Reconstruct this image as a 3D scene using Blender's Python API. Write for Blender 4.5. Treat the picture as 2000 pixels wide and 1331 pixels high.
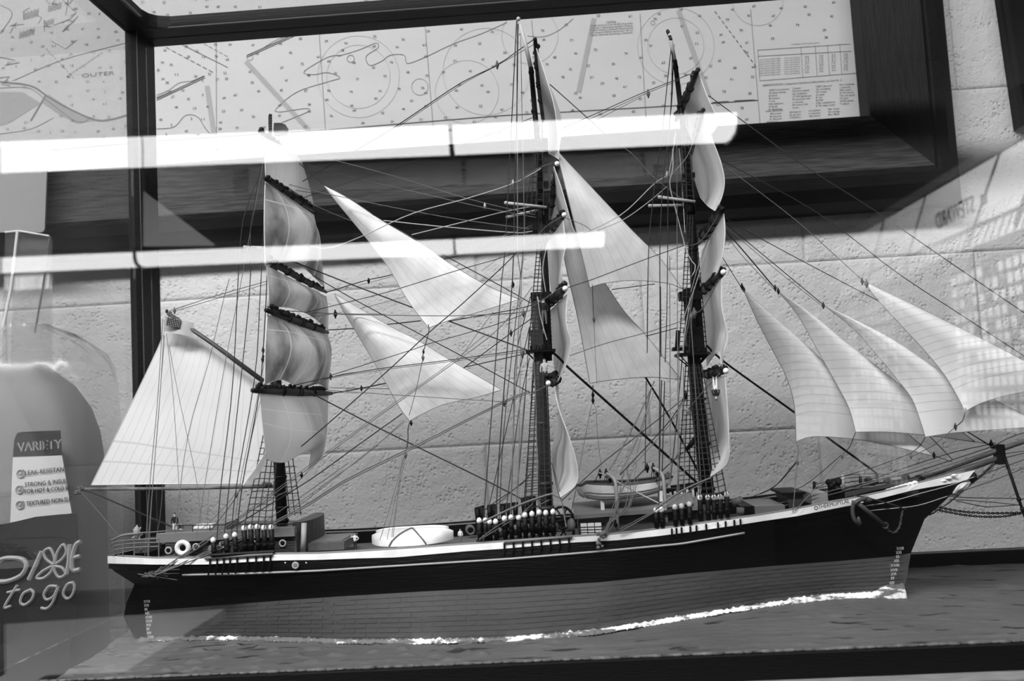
import bpy, bmesh, math, random
import numpy as np
from mathutils import Vector, Matrix, noise
for _o in list(bpy.data.objects): bpy.data.objects.remove(_o)
SC = bpy.context.scene
COL = SC.collection
rnd = random.Random(7)

# ------------------------------------------------------------------ camera
# world: X along the keel (stern -> bow), Y away from the viewer, Z up, metres.
F = 1750.0
EYE = Vector((0.0, -0.75, 1.350))
SEA = EYE.z - 0.1703              # level of the modelled sea
_Y = np.array([90, 131.5, F]); _Y /= np.linalg.norm(_Y)
_Z = np.array([-1225, -22465, F]); _Z -= _Y * _Z.dot(_Y); _Z /= np.linalg.norm(_Z)
_X = np.cross(_Y, _Z)
cam = bpy.data.cameras.new('camera'); camo = bpy.data.objects.new('camera', cam); COL.objects.link(camo)
cam.sensor_width = 36.0; cam.lens = F / 2000 * 36; cam.clip_start = 0.02; cam.clip_end = 60
B = np.array([_X, _Y, _Z])
m = Matrix(((B[0][0], -B[0][1], -B[0][2], EYE.x), (B[1][0], -B[1][1], -B[1][2], EYE.y), (B[2][0], -B[2][1], -B[2][2], EYE.z), (0, 0, 0, 1)))
camo.matrix_world = m
cam.dof.use_dof = True; cam.dof.focus_distance = 0.80; cam.dof.aperture_fstop = 8.5
SC.camera = camo
SC.view_settings.view_transform = 'Standard'; SC.view_settings.look = 'None'
SC.view_settings.gamma = 1.0; SC.view_settings.use_curve_mapping = False
SC.view_settings.exposure = 0.0
SC.cycles.transparent_max_bounces = 32; SC.cycles.max_bounces = 8
SC.cycles.denoising_prefilter = 'ACCURATE'; SC.cycles.denoising_input_passes = 'RGB_ALBEDO_NORMAL'
SC.cycles.caustics_reflective = False; SC.cycles.caustics_refractive = False
W = bpy.data.worlds.new('world'); SC.world = W; W.use_nodes = True
W.node_tree.nodes['Background'].inputs[0].default_value = (0.02, 0.02, 0.02, 1)
LAMP = 5.0                       # radiance of the fluorescent diffusers of the two rear rows
LAMP2 = 62.0                      # watts of each tube pair over the visitor
SPOT = 300.0                      # watts of each added, unseen spot that brightens the roster boards

def ray(x, y):
    d = np.array([x - 1000, y - 665.5, F]); return B @ d
def P(x, y, Y=0.0):               # a point of the photograph on a plane of constant depth
    r = ray(x, y); t = (Y - EYE.y) / r[1]
    return Vector((r[0] * t, Y, EYE.z + r[2] * t))
def PX(x, y, X):
    r = ray(x, y); t = X / r[0]
    return Vector((X, EYE.y + r[1] * t, EYE.z + r[2] * t))
def PZ(x, y, z):
    r = ray(x, y); t = (z - EYE.z) / r[2]
    return Vector((r[0] * t, EYE.y + r[1] * t, z))
YG = -0.135                       # front glass
def MIR(v): return Vector((v.x, 2 * YG - v.y, v.z))

def tube_light(a, b, watts):      # the light a fluorescent fixture throws: an area lamp as long as its diffuser
    a = Vector(a); b = Vector(b); d = (b - a); l = bpy.data.lights.new('tube_light', 'AREA'); l.shape = 'RECTANGLE'; l.size = d.length - .03; l.size_y = .25; l.energy = watts
    o = bpy.data.objects.new('tube_light', l); COL.objects.link(o); o.location = (a + b) / 2 - Vector((0, 0, .045)); o.rotation_euler = (0, 0, math.atan2(d.y, d.x))
ZL = EYE.z + 1.25                 # height of the fluorescent fixtures
OVER = [((-2.45, -.93, ZL), (-1.23, -.97, ZL)), ((-1.19, -.97, ZL), (.03, -1.01, ZL)), ((.07, -1.01, ZL), (1.29, -1.05, ZL))]
for p, f_ in zip(OVER, (1, 1, .38)): tube_light(*p, LAMP2 * f_)  # the last, weaker fixture is added to fill the bow side
SPOTS = [((.75, -1.20, ZL), (1.6, -2.75, EYE.z + .45)), ((.55, -1.38, ZL), (1.6, -3.9, EYE.z + .30))]  # added lamps outside the view that brighten the mirrored boards
for a_, b_ in SPOTS:
    l = bpy.data.lights.new('ceiling_spot_light', 'SPOT'); l.energy = SPOT; l.spot_size = math.radians(50); l.spot_blend = .6; l.shadow_soft_size = .03
    o = bpy.data.objects.new('ceiling_spot_light', l); COL.objects.link(o); o.location = a_; o.rotation_euler = (Vector(b_) - Vector(a_)).to_track_quat('-Z', 'Y').to_euler()
# ------------------------------------------------------------------ materials
MATS = {}
def mat(name, c, rough=0.6, spec=0.3, var=0.0, vscale=40, bump=0.0, bscale=200, stretch=(1, 1, 1), trans=0.0, metal=0.0, detail=4.0, c2=None, coord='Object'):
    if name in MATS: return MATS[name]
    M = bpy.data.materials.new(name); M.use_nodes = True; MATS[name] = M
    nt = M.node_tree; N = nt.nodes; L = nt.links
    b = N['Principled BSDF']
    b.inputs['Base Color'].default_value = (c, c, c, 1); b.inputs['Roughness'].default_value = rough
    b.inputs['Specular IOR Level'].default_value = spec; b.inputs['Metallic'].default_value = metal
    if var or bump or c2 is not None:
        tc = N.new('ShaderNodeTexCoord'); mp = N.new('ShaderNodeMapping'); mp.inputs['Scale'].default_value = stretch
        L.new(tc.outputs[coord], mp.inputs[0])
    if var or c2 is not None:
        n = N.new('ShaderNodeTexNoise'); n.inputs['Scale'].default_value = vscale; n.inputs['Detail'].default_value = detail
        L.new(mp.outputs[0], n.inputs['Vector'])
        r = N.new('ShaderNodeValToRGB'); a = c * (1 - var); z = c * (1 + var)
        if c2 is not None: a, z = c, c2
        r.color_ramp.elements[0].position = 0.32; r.color_ramp.elements[1].position = 0.68
        r.color_ramp.elements[0].color = (a, a, a, 1); r.color_ramp.elements[1].color = (z, z, z, 1)
        L.new(n.outputs['Fac'], r.inputs[0]); L.new(r.outputs[0], b.inputs['Base Color'])
    if bump:
        n2 = N.new('ShaderNodeTexNoise'); n2.inputs['Scale'].default_value = bscale; n2.inputs['Detail'].default_value = 5
        L.new(mp.outputs[0], n2.inputs['Vector'])
        bp = N.new('ShaderNodeBump'); bp.inputs['Strength'].default_value = bump; bp.inputs['Distance'].default_value = 0.002
        L.new(n2.outputs['Fac'], bp.inputs['Height']); L.new(bp.outputs[0], b.inputs['Normal'])
    if trans:
        out = N['Material Output']; t = N.new('ShaderNodeBsdfTranslucent'); mx = N.new('ShaderNodeMixShader')
        mx.inputs[0].default_value = trans; L.new(b.outputs[0], mx.inputs[1]); L.new(t.outputs[0], mx.inputs[2]); L.new(mx.outputs[0], out.inputs[0])
        src = b.inputs['Base Color'].links[0].from_socket if b.inputs['Base Color'].is_linked else None
        if src: L.new(src, t.inputs[0])
        else: t.inputs[0].default_value = (c, c, c, 1)
    return M
def emis(name, s):
    M = bpy.data.materials.new(name); M.use_nodes = True; N = M.node_tree.nodes; b = N['Principled BSDF']
    b.inputs['Base Color'].default_value = (.8, .8, .8, 1); b.inputs['Emission Color'].default_value = (1, 1, 1, 1); b.inputs['Emission Strength'].default_value = s
    MATS[name] = M; return M
def glass(name, tint=1.0, r0=0.05, rough=0.0, haze=0.0, hazec=0.8):
    M = bpy.data.materials.new(name); M.use_nodes = True; nt = M.node_tree; N = nt.nodes; L = nt.links
    for n in list(N): N.remove(n)
    out = N.new('ShaderNodeOutputMaterial'); t = N.new('ShaderNodeBsdfTransparent'); t.inputs[0].default_value = (tint, tint, tint, 1)
    g = N.new('ShaderNodeBsdfGlossy'); g.inputs['Roughness'].default_value = rough; g.inputs[0].default_value = (1, 1, 1, 1)
    lw = N.new('ShaderNodeLayerWeight'); lw.inputs[0].default_value = 0.5
    p5 = N.new('ShaderNodeMath'); p5.operation = 'POWER'; p5.inputs[1].default_value = 5
    ma = N.new('ShaderNodeMath'); ma.operation = 'MULTIPLY_ADD'; ma.inputs[1].default_value = 1 - r0; ma.inputs[2].default_value = r0
    mx = N.new('ShaderNodeMixShader')
    L.new(lw.outputs['Facing'], p5.inputs[0]); L.new(p5.outputs[0], ma.inputs[0]); L.new(ma.outputs[0], mx.inputs[0])
    L.new(t.outputs[0], mx.inputs[1]); L.new(g.outputs[0], mx.inputs[2])
    last = mx
    if haze:
        d = N.new('ShaderNodeBsdfDiffuse'); d.inputs[0].default_value = (hazec,) * 3 + (1,)
        m2 = N.new('ShaderNodeMixShader'); m2.inputs[0].default_value = haze
        L.new(mx.outputs[0], m2.inputs[1]); L.new(d.outputs[0], m2.inputs[2]); last = m2
    L.new(last.outputs[0], out.inputs[0]); MATS[name] = M; return M
def sailmat(name, c, nu=6, rows=(), rw=.006, sw=.012, stain=0.12, trans=0.35, sscale=14, rowc=0.75, seamc=None):
    """cloth panels: seams along V at regular U, reef bands at the V values in rows"""
    M = bpy.data.materials.new(name); M.use_nodes = True; nt = M.node_tree; N = nt.nodes; L = nt.links
    b = N['Principled BSDF']; b.inputs['Roughness'].default_value = 0.75; b.inputs['Specular IOR Level'].default_value = 0.15
    tc = N.new('ShaderNodeTexCoord'); sp = N.new('ShaderNodeSeparateXYZ'); L.new(tc.outputs['UV'], sp.inputs[0])
    def mth(op, a, bb=None):
        n = N.new('ShaderNodeMath'); n.operation = op
        for i, v in enumerate((a, bb)):
            if v is None: continue
            if isinstance(v, (int, float)): n.inputs[i].default_value = v
            else: L.new(v, n.inputs[i])
        return n.outputs[0]
    u = mth('MULTIPLY', sp.outputs[0], nu); fr = mth('FRACT', u); d = mth('ABSOLUTE', mth('SUBTRACT', fr, 0.5))
    seam = mth('GREATER_THAN', d, 0.5 - sw * nu / 6)
    mask = seam
    for v in rows:
        e = mth('LESS_THAN', mth('ABSOLUTE', mth('SUBTRACT', sp.outputs[1], v)), rw)
        mask = mth('MAXIMUM', mask, e)
    n = N.new('ShaderNodeTexNoise'); n.inputs['Scale'].default_value = sscale; n.inputs['Detail'].default_value = 5; L.new(tc.outputs['Object'], n.inputs['Vector'])
    r = N.new('ShaderNodeValToRGB'); r.color_ramp.elements[0].position = 0.36; r.color_ramp.elements[1].position = 0.6
    a = c * (1 - stain * 2.2); r.color_ramp.elements[0].color = (a, a, a, 1); r.color_ramp.elements[1].color = (c, c, c, 1)
    L.new(n.outputs['Fac'], r.inputs[0])
    mx = N.new('ShaderNodeMixRGB'); s = seamc or c * 0.6
    mx.inputs[2].default_value = (s, s, s, 1); L.new(r.outputs[0], mx.inputs[1])
    L.new(mth('MULTIPLY', mask, rowc), mx.inputs[0]); L.new(mx.outputs[0], b.inputs['Base Color'])
    n3 = N.new('ShaderNodeTexNoise'); n3.inputs['Scale'].default_value = 420; n3.inputs['Detail'].default_value = 3; L.new(tc.outputs['Object'], n3.inputs['Vector'])
    h = mth('ADD', mth('MULTIPLY', mask, 0.8), mth('MULTIPLY', n3.outputs['Fac'], 0.35))
    bp = N.new('ShaderNodeBump'); bp.inputs['Strength'].default_value = 0.35; bp.inputs['Distance'].default_value = 0.001
    L.new(h, bp.inputs['Height']); L.new(bp.outputs[0], b.inputs['Normal'])
    out = N['Material Output']; t = N.new('ShaderNodeBsdfTranslucent'); ms = N.new('ShaderNodeMixShader'); ms.inputs[0].default_value = trans
    L.new(mx.outputs[0], t.inputs[0]); L.new(b.outputs[0], ms.inputs[1]); L.new(t.outputs[0], ms.inputs[2]); L.new(ms.outputs[0], out.inputs[0])
    MATS[name] = M; return M

# ------------------------------------------------------------------ mesh helpers
class MB:
    def __init__(s): s.v = []; s.f = []; s.mi = []; s.uv = None
    def add(s, vs, fs, mi=0):
        o = len(s.v); s.v += [Vector(v) for v in vs]; s.f += [tuple(i + o for i in f) for f in fs]; s.mi += [mi] * len(fs); return s
    def box(s, a, b, mi=0):
        x0, y0, z0 = (min(a[i], b[i]) for i in range(3)); x1, y1, z1 = (max(a[i], b[i]) for i in range(3))
        return s.add([(x0, y0, z0), (x1, y0, z0), (x1, y1, z0), (x0, y1, z0), (x0, y0, z1), (x1, y0, z1), (x1, y1, z1), (x0, y1, z1)],
                     [(0, 3, 2, 1), (4, 5, 6, 7), (0, 1, 5, 4), (1, 2, 6, 5), (2, 3, 7, 6), (3, 0, 4, 7)], mi)
    def hexa(s, lo, hi, mi=0):     # four bottom points, four top points
        return s.add(list(lo) + list(hi), [(3, 2, 1, 0), (4, 5, 6, 7), (0, 1, 5, 4), (1, 2, 6, 5), (2, 3, 7, 6), (3, 0, 4, 7)], mi)
    def prism(s, pts, off, mi=0):  # polygon pushed along off
        n = len(pts); off = Vector(off); a = [Vector(p) for p in pts]
        return s.add(a + [p + off for p in a], [tuple(range(n - 1, -1, -1)), tuple(range(n, 2 * n))] + [(i, (i + 1) % n, n + (i + 1) % n, n + i) for i in range(n)], mi)
    def tube(s, pts, r, n=6, mi=0, closed=False):
        pts = [Vector(p) for p in pts]; k = len(pts); rs = r if isinstance(r, (list, tuple)) else [r] * k
        vs = []; up = None
        for i, p in enumerate(pts):
            if closed: t = pts[(i + 1) % k] - pts[i - 1]
            else: t = pts[min(i + 1, k - 1)] - pts[max(i - 1, 0)]
            if t.length < 1e-9: t = Vector((0, 0, 1))
            t.normalize()
            if up is None:
                up = Vector((0, 0, 1)) if abs(t.z) < 0.9 else Vector((1, 0, 0))
            a = t.cross(up)
            if a.length < 1e-6: a = t.orthogonal()
            a.normalize(); b = a.cross(t); up = b
            for j in range(n):
                an = 2 * math.pi * j / n; vs.append(p + (a * math.cos(an) + b * math.sin(an)) * rs[i])
        fs = []
        for i in range(k if closed else k - 1):
            i2 = (i + 1) % k
            for j in range(n):
                j2 = (j + 1) % n; fs.append((i * n + j, i * n + j2, i2 * n + j2, i2 * n + j))
        if not closed: fs += [tuple(range(n - 1, -1, -1)), tuple(range((k - 1) * n, k * n))]
        return s.add(vs, fs, mi)
    def ball(s, c, r, mi=0, n=8, m_=5, sc=(1, 1, 1)):
        c = Vector(c); vs = [c + Vector((0, 0, r * sc[2]))]
        for i in range(1, m_):
            ph = math.pi * i / m_
            for j in range(n):
                th = 2 * math.pi * j / n; vs.append(c + Vector((r * sc[0] * math.sin(ph) * math.cos(th), r * sc[1] * math.sin(ph) * math.sin(th), r * sc[2] * math.cos(ph))))
        vs.append(c - Vector((0, 0, r * sc[2]))); fs = []
        for j in range(n): fs.append((0, 1 + j, 1 + (j + 1) % n))
        for i in range(m_ - 2):
            for j in range(n):
                a = 1 + i * n + j; b = 1 + i * n + (j + 1) % n; fs.append((a, a + n, b + n, b))
        e = len(vs) - 1; o = 1 + (m_ - 2) * n
        for j in range(n): fs.append((e, o + (j + 1) % n, o + j))
        return s.add(vs, fs, mi)
    def ring(s, c, R, r, ax=(0, 1, 0), n=14, k=5, mi=0, ph=0):
        ax = Vector(ax).normalized(); a = ax.orthogonal().normalized(); b = ax.cross(a); c = Vector(c)
        return s.tube([c + (a * math.cos(2 * math.pi * i / n) + b * math.sin(2 * math.pi * i / n)) * R for i in range(n)], r, k, mi, True)
    def grid(s, rows, mi=0, close=False):
        nr = len(rows); nc = len(rows[0]); fs = []
        for i in range(nr - 1):
            for j in range(nc - (0 if close else 1)):
                j2 = (j + 1) % nc; fs.append((i * nc + j, i * nc + j2, (i + 1) * nc + j2, (i + 1) * nc + j))
        return s.add([p for r in rows for p in r], fs, mi)
    def build(s, name, mats, parent=None, smooth=False, label=None, kind=None):
        me = bpy.data.meshes.new(name); o = bpy.data.objects.new(name, me); COL.objects.link(o)
        c = Vector((0, 0, 0))
        if parent is not None:
            o.parent = parent; q = parent
            while q is not None: c = c + Vector(q.location); q = q.parent
        if s.v:
            lo = Vector([min(v[i] for v in s.v) for i in range(3)]); hi = Vector([max(v[i] for v in s.v) for i in range(3)])
            ctr = (lo + hi) / 2; o.location = ctr - c
        else: ctr = c
        me.from_pydata([tuple(v - ctr) for v in s.v], [], s.f)
        if not isinstance(mats, (list, tuple)): mats = [mats]
        for q in mats: me.materials.append(q)
        if len(mats) > 1: me.polygons.foreach_set('material_index', s.mi)
        if smooth: me.polygons.foreach_set('use_smooth', [True] * len(s.f))
        if s.uv:
            l = me.uv_layers.new(name='UVMap')
            for lp in me.loops: l.data[lp.index].uv = s.uv[lp.vertex_index]
        me.update()
        if label: o['label'] = label
        if kind: o['kind'] = kind
        return o
def thing(name, loc, label, cat, group=None):
    o = bpy.data.objects.new(name, None); COL.objects.link(o); o.location = loc; o.empty_display_size = 0.02
    o['label'] = label; o['category'] = cat
    if group: o['group'] = group
    return o
def tag(o, label, cat, group=None):
    o['label'] = label; o['category'] = cat
    if group: o['group'] = group
    return o
def struct(o): o['kind'] = 'structure'; return o
def dup(o, parent=None, loc=None):
    c = o.copy(); COL.objects.link(c)
    if parent is not None: c.parent = parent
    if loc is not None: c.location = loc
    return c
def clone_tree(o, loc):
    c = o.copy(); COL.objects.link(c); c.location = loc
    for ch in list(o.children):
        d = ch.copy(); COL.objects.link(d); d.parent = c
    return c
def catmull(pts, n):
    pts = [Vector(p) for p in pts]
    if len(pts) == 1: return [pts[0].copy() for _ in range(n)]
    ds = [0]
    for a, b in zip(pts, pts[1:]): ds.append(ds[-1] + (b - a).length)
    out = []
    for i in range(n):
        t = ds[-1] * i / (n - 1); k = 0
        while k < len(pts) - 2 and ds[k + 1] < t: k += 1
        h = ds[k + 1] - ds[k] or 1e-9; w = (t - ds[k]) / h
        p0 = pts[k - 1] if k else pts[k] * 2 - pts[k + 1]; p1 = pts[k]; p2 = pts[k + 1]; p3 = pts[k + 2] if k + 2 < len(pts) else p2 * 2 - p1
        if len(pts) == 2: out.append(p1.lerp(p2, w)); continue
        out.append(0.5 * ((2 * p1) + (p2 - p0) * w + (2 * p0 - 5 * p1 + 4 * p2 - p3) * w * w + (3 * p1 - p0 - 3 * p2 + p3) * w ** 3))
    return out
_tc = {}
def textmesh(s):
    if s in _tc: return _tc[s]
    cu = bpy.data.curves.new('t', 'FONT'); cu.body = s; cu.size = 1.0; cu.resolution_u = 2
    o = bpy.data.objects.new('t', cu); COL.objects.link(o); dg = bpy.context.evaluated_depsgraph_get()
    me = o.evaluated_get(dg).to_mesh(); v = [tuple(q.co) for q in me.vertices]; f = [tuple(p.vertices) for p in me.polygons]
    o.evaluated_get(dg).to_mesh_clear(); bpy.data.objects.remove(o); bpy.data.curves.remove(cu)
    if v:
        x0 = min(q[0] for q in v); x1 = max(q[0] for q in v)
    else: x0, x1 = 0, 1
    _tc[s] = (v, f, x0, max(x1 - x0, 1e-6)); return _tc[s]
def put_text(mb, s, a, b, h, out, mi=0, shear=0.0, bold=0.0):
    """text from point a to point b, cap height h, lying in the plane whose normal is out"""
    v, f, x0, w = textmesh(s); a = Vector(a); b = Vector(b); d = b - a; L_ = d.length; d.normalize(); out = Vector(out).normalized()
    up = out.cross(d).normalized(); sx = L_ / w; sy = h / 0.69
    for k in ([0] if not bold else [-bold, 0, bold]):
        mb.add([a + d * ((x - x0) * sx + shear * y * sy + k) + up * (y * sy) + out * (0.0003 + abs(k) * .01) for x, y, z in v], f, mi)
def ribbon(mb, pts, w, out, mi=0):
    pts = [Vector(p) for p in pts]; out = Vector(out).normalized(); vs = []
    for i, p in enumerate(pts):
        t = (pts[min(i + 1, len(pts) - 1)] - pts[max(i - 1, 0)]).normalized(); n = out.cross(t).normalized() * w / 2; vs += [p - n + out * .0002, p + n + out * .0002]
    mb.add(vs, [(2 * i, 2 * i + 2, 2 * i + 3, 2 * i + 1) for i in range(len(pts) - 1)], mi)

# ------------------------------------------------------------------ palette
wallm = mat('painted_block', 0.52, 0.55, 0.3, var=0.05, vscale=6, bump=0.0)
def _wallbump():
    nt = wallm.node_tree; N = nt.nodes; L = nt.links; b = N['Principled BSDF']
    geo = N.new('ShaderNodeNewGeometry')
    def noise_(sc, dt):
        n = N.new('ShaderNodeTexNoise'); n.inputs['Scale'].default_value = sc; n.inputs['Detail'].default_value = dt; L.new(geo.outputs['Position'], n.inputs['Vector']); return n.outputs['Fac']
    def rmp(x, a, z):
        r = N.new('ShaderNodeMapRange'); r.interpolation_type = 'SMOOTHSTEP'; r.inputs[1].default_value = a; r.inputs[2].default_value = z; L.new(x, r.inputs[0]); return r.outputs[0]
    def mth(op, a, z):
        n = N.new('ShaderNodeMath'); n.operation = op
        for i, v in enumerate((a, z)):
            if isinstance(v, (int, float)): n.inputs[i].default_value = v
            else: L.new(v, n.inputs[i])
        return n.outputs[0]
    vo = N.new('ShaderNodeTexVoronoi'); vo.inputs['Scale'].default_value = 210; L.new(geo.outputs['Position'], vo.inputs['Vector'])
    pit = mth('SUBTRACT', 1.0, rmp(vo.outputs['Distance'], .10, .50)); gate = rmp(noise_(42, 3), .38, .66)
    h = mth('SUBTRACT', mth('MULTIPLY', noise_(70, 5), 1.1), mth('MULTIPLY', mth('MULTIPLY', pit, gate), .62)); h = mth('ADD', h, mth('MULTIPLY', noise_(300, 3), .45))
    bp = N.new('ShaderNodeBump'); bp.inputs['Strength'].default_value = 0.75; bp.inputs['Distance'].default_value = 0.0026
    L.new(h, bp.inputs['Height']); L.new(bp.outputs[0], b.inputs['Normal'])
_wallbump()
roomm = mat('room_paint', 0.02, 0.8, 0.2)
ceilm = mat('ceiling_paint', 0.05, 0.9, 0.1)
floorm = mat('floor_vinyl', 0.04, 0.5, 0.3, var=.2, vscale=8)
blackwood = mat('black_wood', 0.0035, 0.5, 0.10, bump=0.25, bscale=120, stretch=(1, 8, 8))
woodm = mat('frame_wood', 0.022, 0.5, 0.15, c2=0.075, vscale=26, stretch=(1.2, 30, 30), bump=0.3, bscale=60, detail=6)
woodv = mat('frame_wood_upright', 0.006, 0.5, 0.12, c2=0.016, vscale=26, stretch=(30, 30, 1.2), bump=0.3, bscale=60, detail=6)  # darker wood carries the uprights' shade from the left-hand light
woodshade = mat('frame_dark_edge', 0.006, 0.5, 0.12, c2=0.014, vscale=26, stretch=(1.2, 30, 30))  # shade on the outer bevel put into a darker wood colour
paper = mat('chart_paper', 0.40, 0.5, 0.25, var=0.03, vscale=5, stretch=(1, 1, 5))
ink = mat('chart_ink', 0.05, 0.7, 0.1)
inkg = mat('chart_ink_grey', 0.15, 0.7, 0.1)
inkl = mat('chart_ink_pale', 0.29, 0.7, 0.1)
landm = mat('chart_land_tint', 0.27, 0.6, 0.2)
lampm = emis('lamp_diffuser', LAMP); lampb = emis('lamp_diffuser_bright', 4.0); lampb.cycles.emission_sampling = 'NONE'; lampm.cycles.emission_sampling = 'FRONT'
lampw = mat('lamp_housing', 0.35, 0.5, 0.3)
panem = glass('case_glass', 0.985, 0.08)
panein = glass('case_glass_inner', 0.985, 0.004)
paneleft = glass('case_glass_side', 0.90, 0.03, haze=0.05, hazec=.5)
# ------------------------------------------------------------------ room shell
WY = 0.36                         # face of the block wall
XR = 1.6; XL = -6.0; YF = -6.6; ZC = EYE.z + 1.33
struct(MB().box((XL, YF, -0.1), (XR, WY + .12, 0)).build('floor', floorm))
struct(MB().box((XL, YF, ZC), (XR, WY + .12, ZC + .1)).build('ceiling', ceilm))
struct(MB().box((XL - .1, YF, 0), (XL, WY + .12, ZC)).build('wall_left', roomm))
struct(MB().box((XR, YF, 0), (XR + .1, WY + .12, ZC)).build('wall_right', roomm))
struct(MB().box((XL, YF - .1, 0), (XR, YF, ZC)).build('wall_front', roomm))
mortar = mat('mortar_paint', 0.47, 0.7, 0.2, bump=.3, bscale=150)
wb = struct(MB().box((XL, WY + .0036, 0), (XR, WY + .12, ZC)).build('wall_back', [mortar]))
CH = 0.2035; CL = 0.406
zj = P(900, 872, WY).z; xj = P(1255, 600, WY).x
bv = 0.004
def block_mesh(w, h):
    b = MB(); k = 0.006; a = bv
    def ringp(x, z, y): return [(-x, y, -z), (x, y, -z), (x, y, z), (-x, y, z)]
    rows = [ringp(w / 2, h / 2, k), ringp(w / 2, h / 2, 0.0016), ringp(w / 2 - a * .6, h / 2 - a * .6, 0.0004), ringp(w / 2 - a * 1.6, h / 2 - a * 1.6, 0)]
    b.grid([[Vector(p) for p in r] for r in rows], close=True); b.f.append((15, 14, 13, 12)); b.mi.append(0)
    b.f = [tuple(reversed(q)) for q in b.f]
    return b
proto = None
for i in range(-4, 5):
    for j in range(-4, 4):
        x = xj + CL * (j + 0.5) + (CL / 2 if i % 2 else 0); z = zj + CH * (i + .5)
        if x < XL + .3 or x > XR - .3: continue
        if proto is None:
            b = block_mesh(CL - .0012, CH - .0012); proto = b.build('block', wallm, wb); proto.location = (0, 0, 0)
            o = proto
        else: o = dup(proto, wb)
        o.location = Vector((x + rnd.uniform(-.001, .001), WY + rnd.uniform(0, .0012) + .0035, z)) - wb.location

# counter that carries the case and the bag
table_top = SEA - 0.105
counter = thing('counter', (0, 0, 0), 'long grey counter under the glass display case along the block wall', 'counter')
ctm = mat('counter_top', 0.12, 0.4, 0.4, var=.15, vscale=60)
MB().box((-1.5, -.28, table_top - .03), (1.3, WY - .004, table_top)).build('counter_top', ctm, counter)
MB().box((-1.45, -.24, 0.0), (1.25, WY - .01, table_top - .03)).build('cabinet_body', ctm, counter)

# ------------------------------------------------------------------ fluorescent rows (mirrored in the front glass)
bframe_ = mat('spot_black', .03, .5, .3)
def lamp_fixture(a, b, label, grp, nm='ceiling_light', mt=None):
    a = Vector(a); b = Vector(b); d = (b - a); L_ = d.length; d.normalize(); s = Vector((-d.y, d.x, 0)); u = Vector((0, 0, 1)); g = 0.012
    root = thing(nm, ((a + b) / 2) + Vector((0, 0, .04)), label, 'lamp', grp)
    a = a + d * g; b = b - d * g
    prof = [(-.13, .045), (-.125, .005), (-.09, -.028), (0, -.04), (.09, -.028), (.125, .005), (.13, .045)]
    df = MB(); df.grid([[a + s * y + u * z for y, z in prof], [b + s * y + u * z for y, z in prof]]); df.build('diffuser', mt or lampm, root)
    h = MB()
    h.prism([a + s * y + u * z for y, z in [(-.135, .047), (.135, .047), (.11, ZC - ZL), (-.11, ZC - ZL)]], b - a); h.build('housing', lampw, root)
    for e, q in ((a, -d), (b, d)):
        MB().prism([e + s * y + u * z for y, z in [(-.137, .05), (-.135, 0), (-.09, -.042), (0, -.05), (.09, -.042), (.135, 0), (.137, .05)]], q * .010).build('end_cap', lampw, root)
def lamp_row(pxs, labels, grp):
    pts = [MIR(PZ(x, y, ZL)) for x, y in pxs]
    for i in range(len(pts) - 1):
        lamp_fixture(pts[i], pts[i + 1], labels[i], grp)
lamp_row([(-330, 328), (882, 281), (1430, 256)], ['long bright fluorescent light mirrored as the wide upper streak left of the main mast', 'short bright fluorescent light mirrored as the wide upper streak right of its dark joint'], 'fluorescent lights of the near row')
lamp_row([(-340, 537), (275, 511), (888, 486), (1180, 471)], ['fluorescent light mirrored at the far left end of the thin lower streak', 'fluorescent light mirrored in the middle of the thin lower streak', 'short fluorescent light mirrored at the right tip of the thin lower streak'], 'fluorescent lights of the far row')
for k, p in enumerate(OVER):
    lamp_fixture(*p, ['fluorescent light over the visitor in front of the case, leftmost of three', 'fluorescent light over the visitor in front of the case, middle of three', 'fluorescent light over the visitor in front of the case, rightmost of three'][k], 'fluorescent lights of the overhead row', mt=lampb)
for k, (a_, b_) in enumerate(SPOTS):
    a_ = Vector(a_); d = (Vector(b_) - a_).normalized(); r = thing('ceiling_spotlight', a_, ['ceiling spotlight aimed at the near end of the roster boards', 'ceiling spotlight aimed at the far end of the roster boards'][k], 'spotlight')
    mb = MB(); mb.tube([a_ - d * .16, a_ - d * .15, a_ - d * .02, a_ - d * .012], [.02, .035, .045, .045], 14); mb.build('shade', bframe_, r, True)
    MB().tube([a_ - d * .10, Vector((a_.x - d.x * .1, a_.y - d.y * .1, ZC))], .008, 8).build('stem', bframe_, r)
# ------------------------------------------------------------------ boards on the right-hand wall (seen mirrored in the glass)
board = mat('white_board', 0.93, 0.35, 0.4, var=.05, vscale=3); bframe = mat('board_frame', 0.10, 0.5, 0.3); bink = mat('board_ink', 0.01, 0.6, 0.2); bgrey = mat('board_grid', 0.12, 0.6, 0.2)
def RW(x, y, off=0.0):
    p = PX(x, y, XR - off); return MIR(p)
def wallboard(name, label, y0, y1, z0, z1, off=.02):
    root = thing(name, (XR - off, (y0 + y1) / 2, z0), label, 'board')
    MB().box((XR - off, y0, z0), (XR - .002, y1, z1)).build('board_face', board, root)
    f = .035; fr = MB()
    for (a, b, c, d) in ((y0 - f, y1 + f, z0 - f, z0), (y0 - f, y1 + f, z1, z1 + f)):
        MB().box((XR - off - .012, a, c), (XR - .002, b, d)).build('frame_rail', bframe, root)
    for (a, b) in ((y0 - f, y0), (y1, y1 + f)):
        MB().box((XR - off - .012, a, z0), (XR - .002, b, z1)).build('frame_rail', bframe, root)
    return root
ztop = EYE.z + .80; zbot = EYE.z + .51
yN = MIR(PX(2090, 300, XR)).y; yFa = MIR(PX(1640, 470, XR)).y
b1 = wallboard('duty_board', 'long white duty roster board lettered STEWARD high on the right wall, mirrored above the jibs', yFa, yN, zbot, ztop)
t = MB(); xo = XR - .0205
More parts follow.
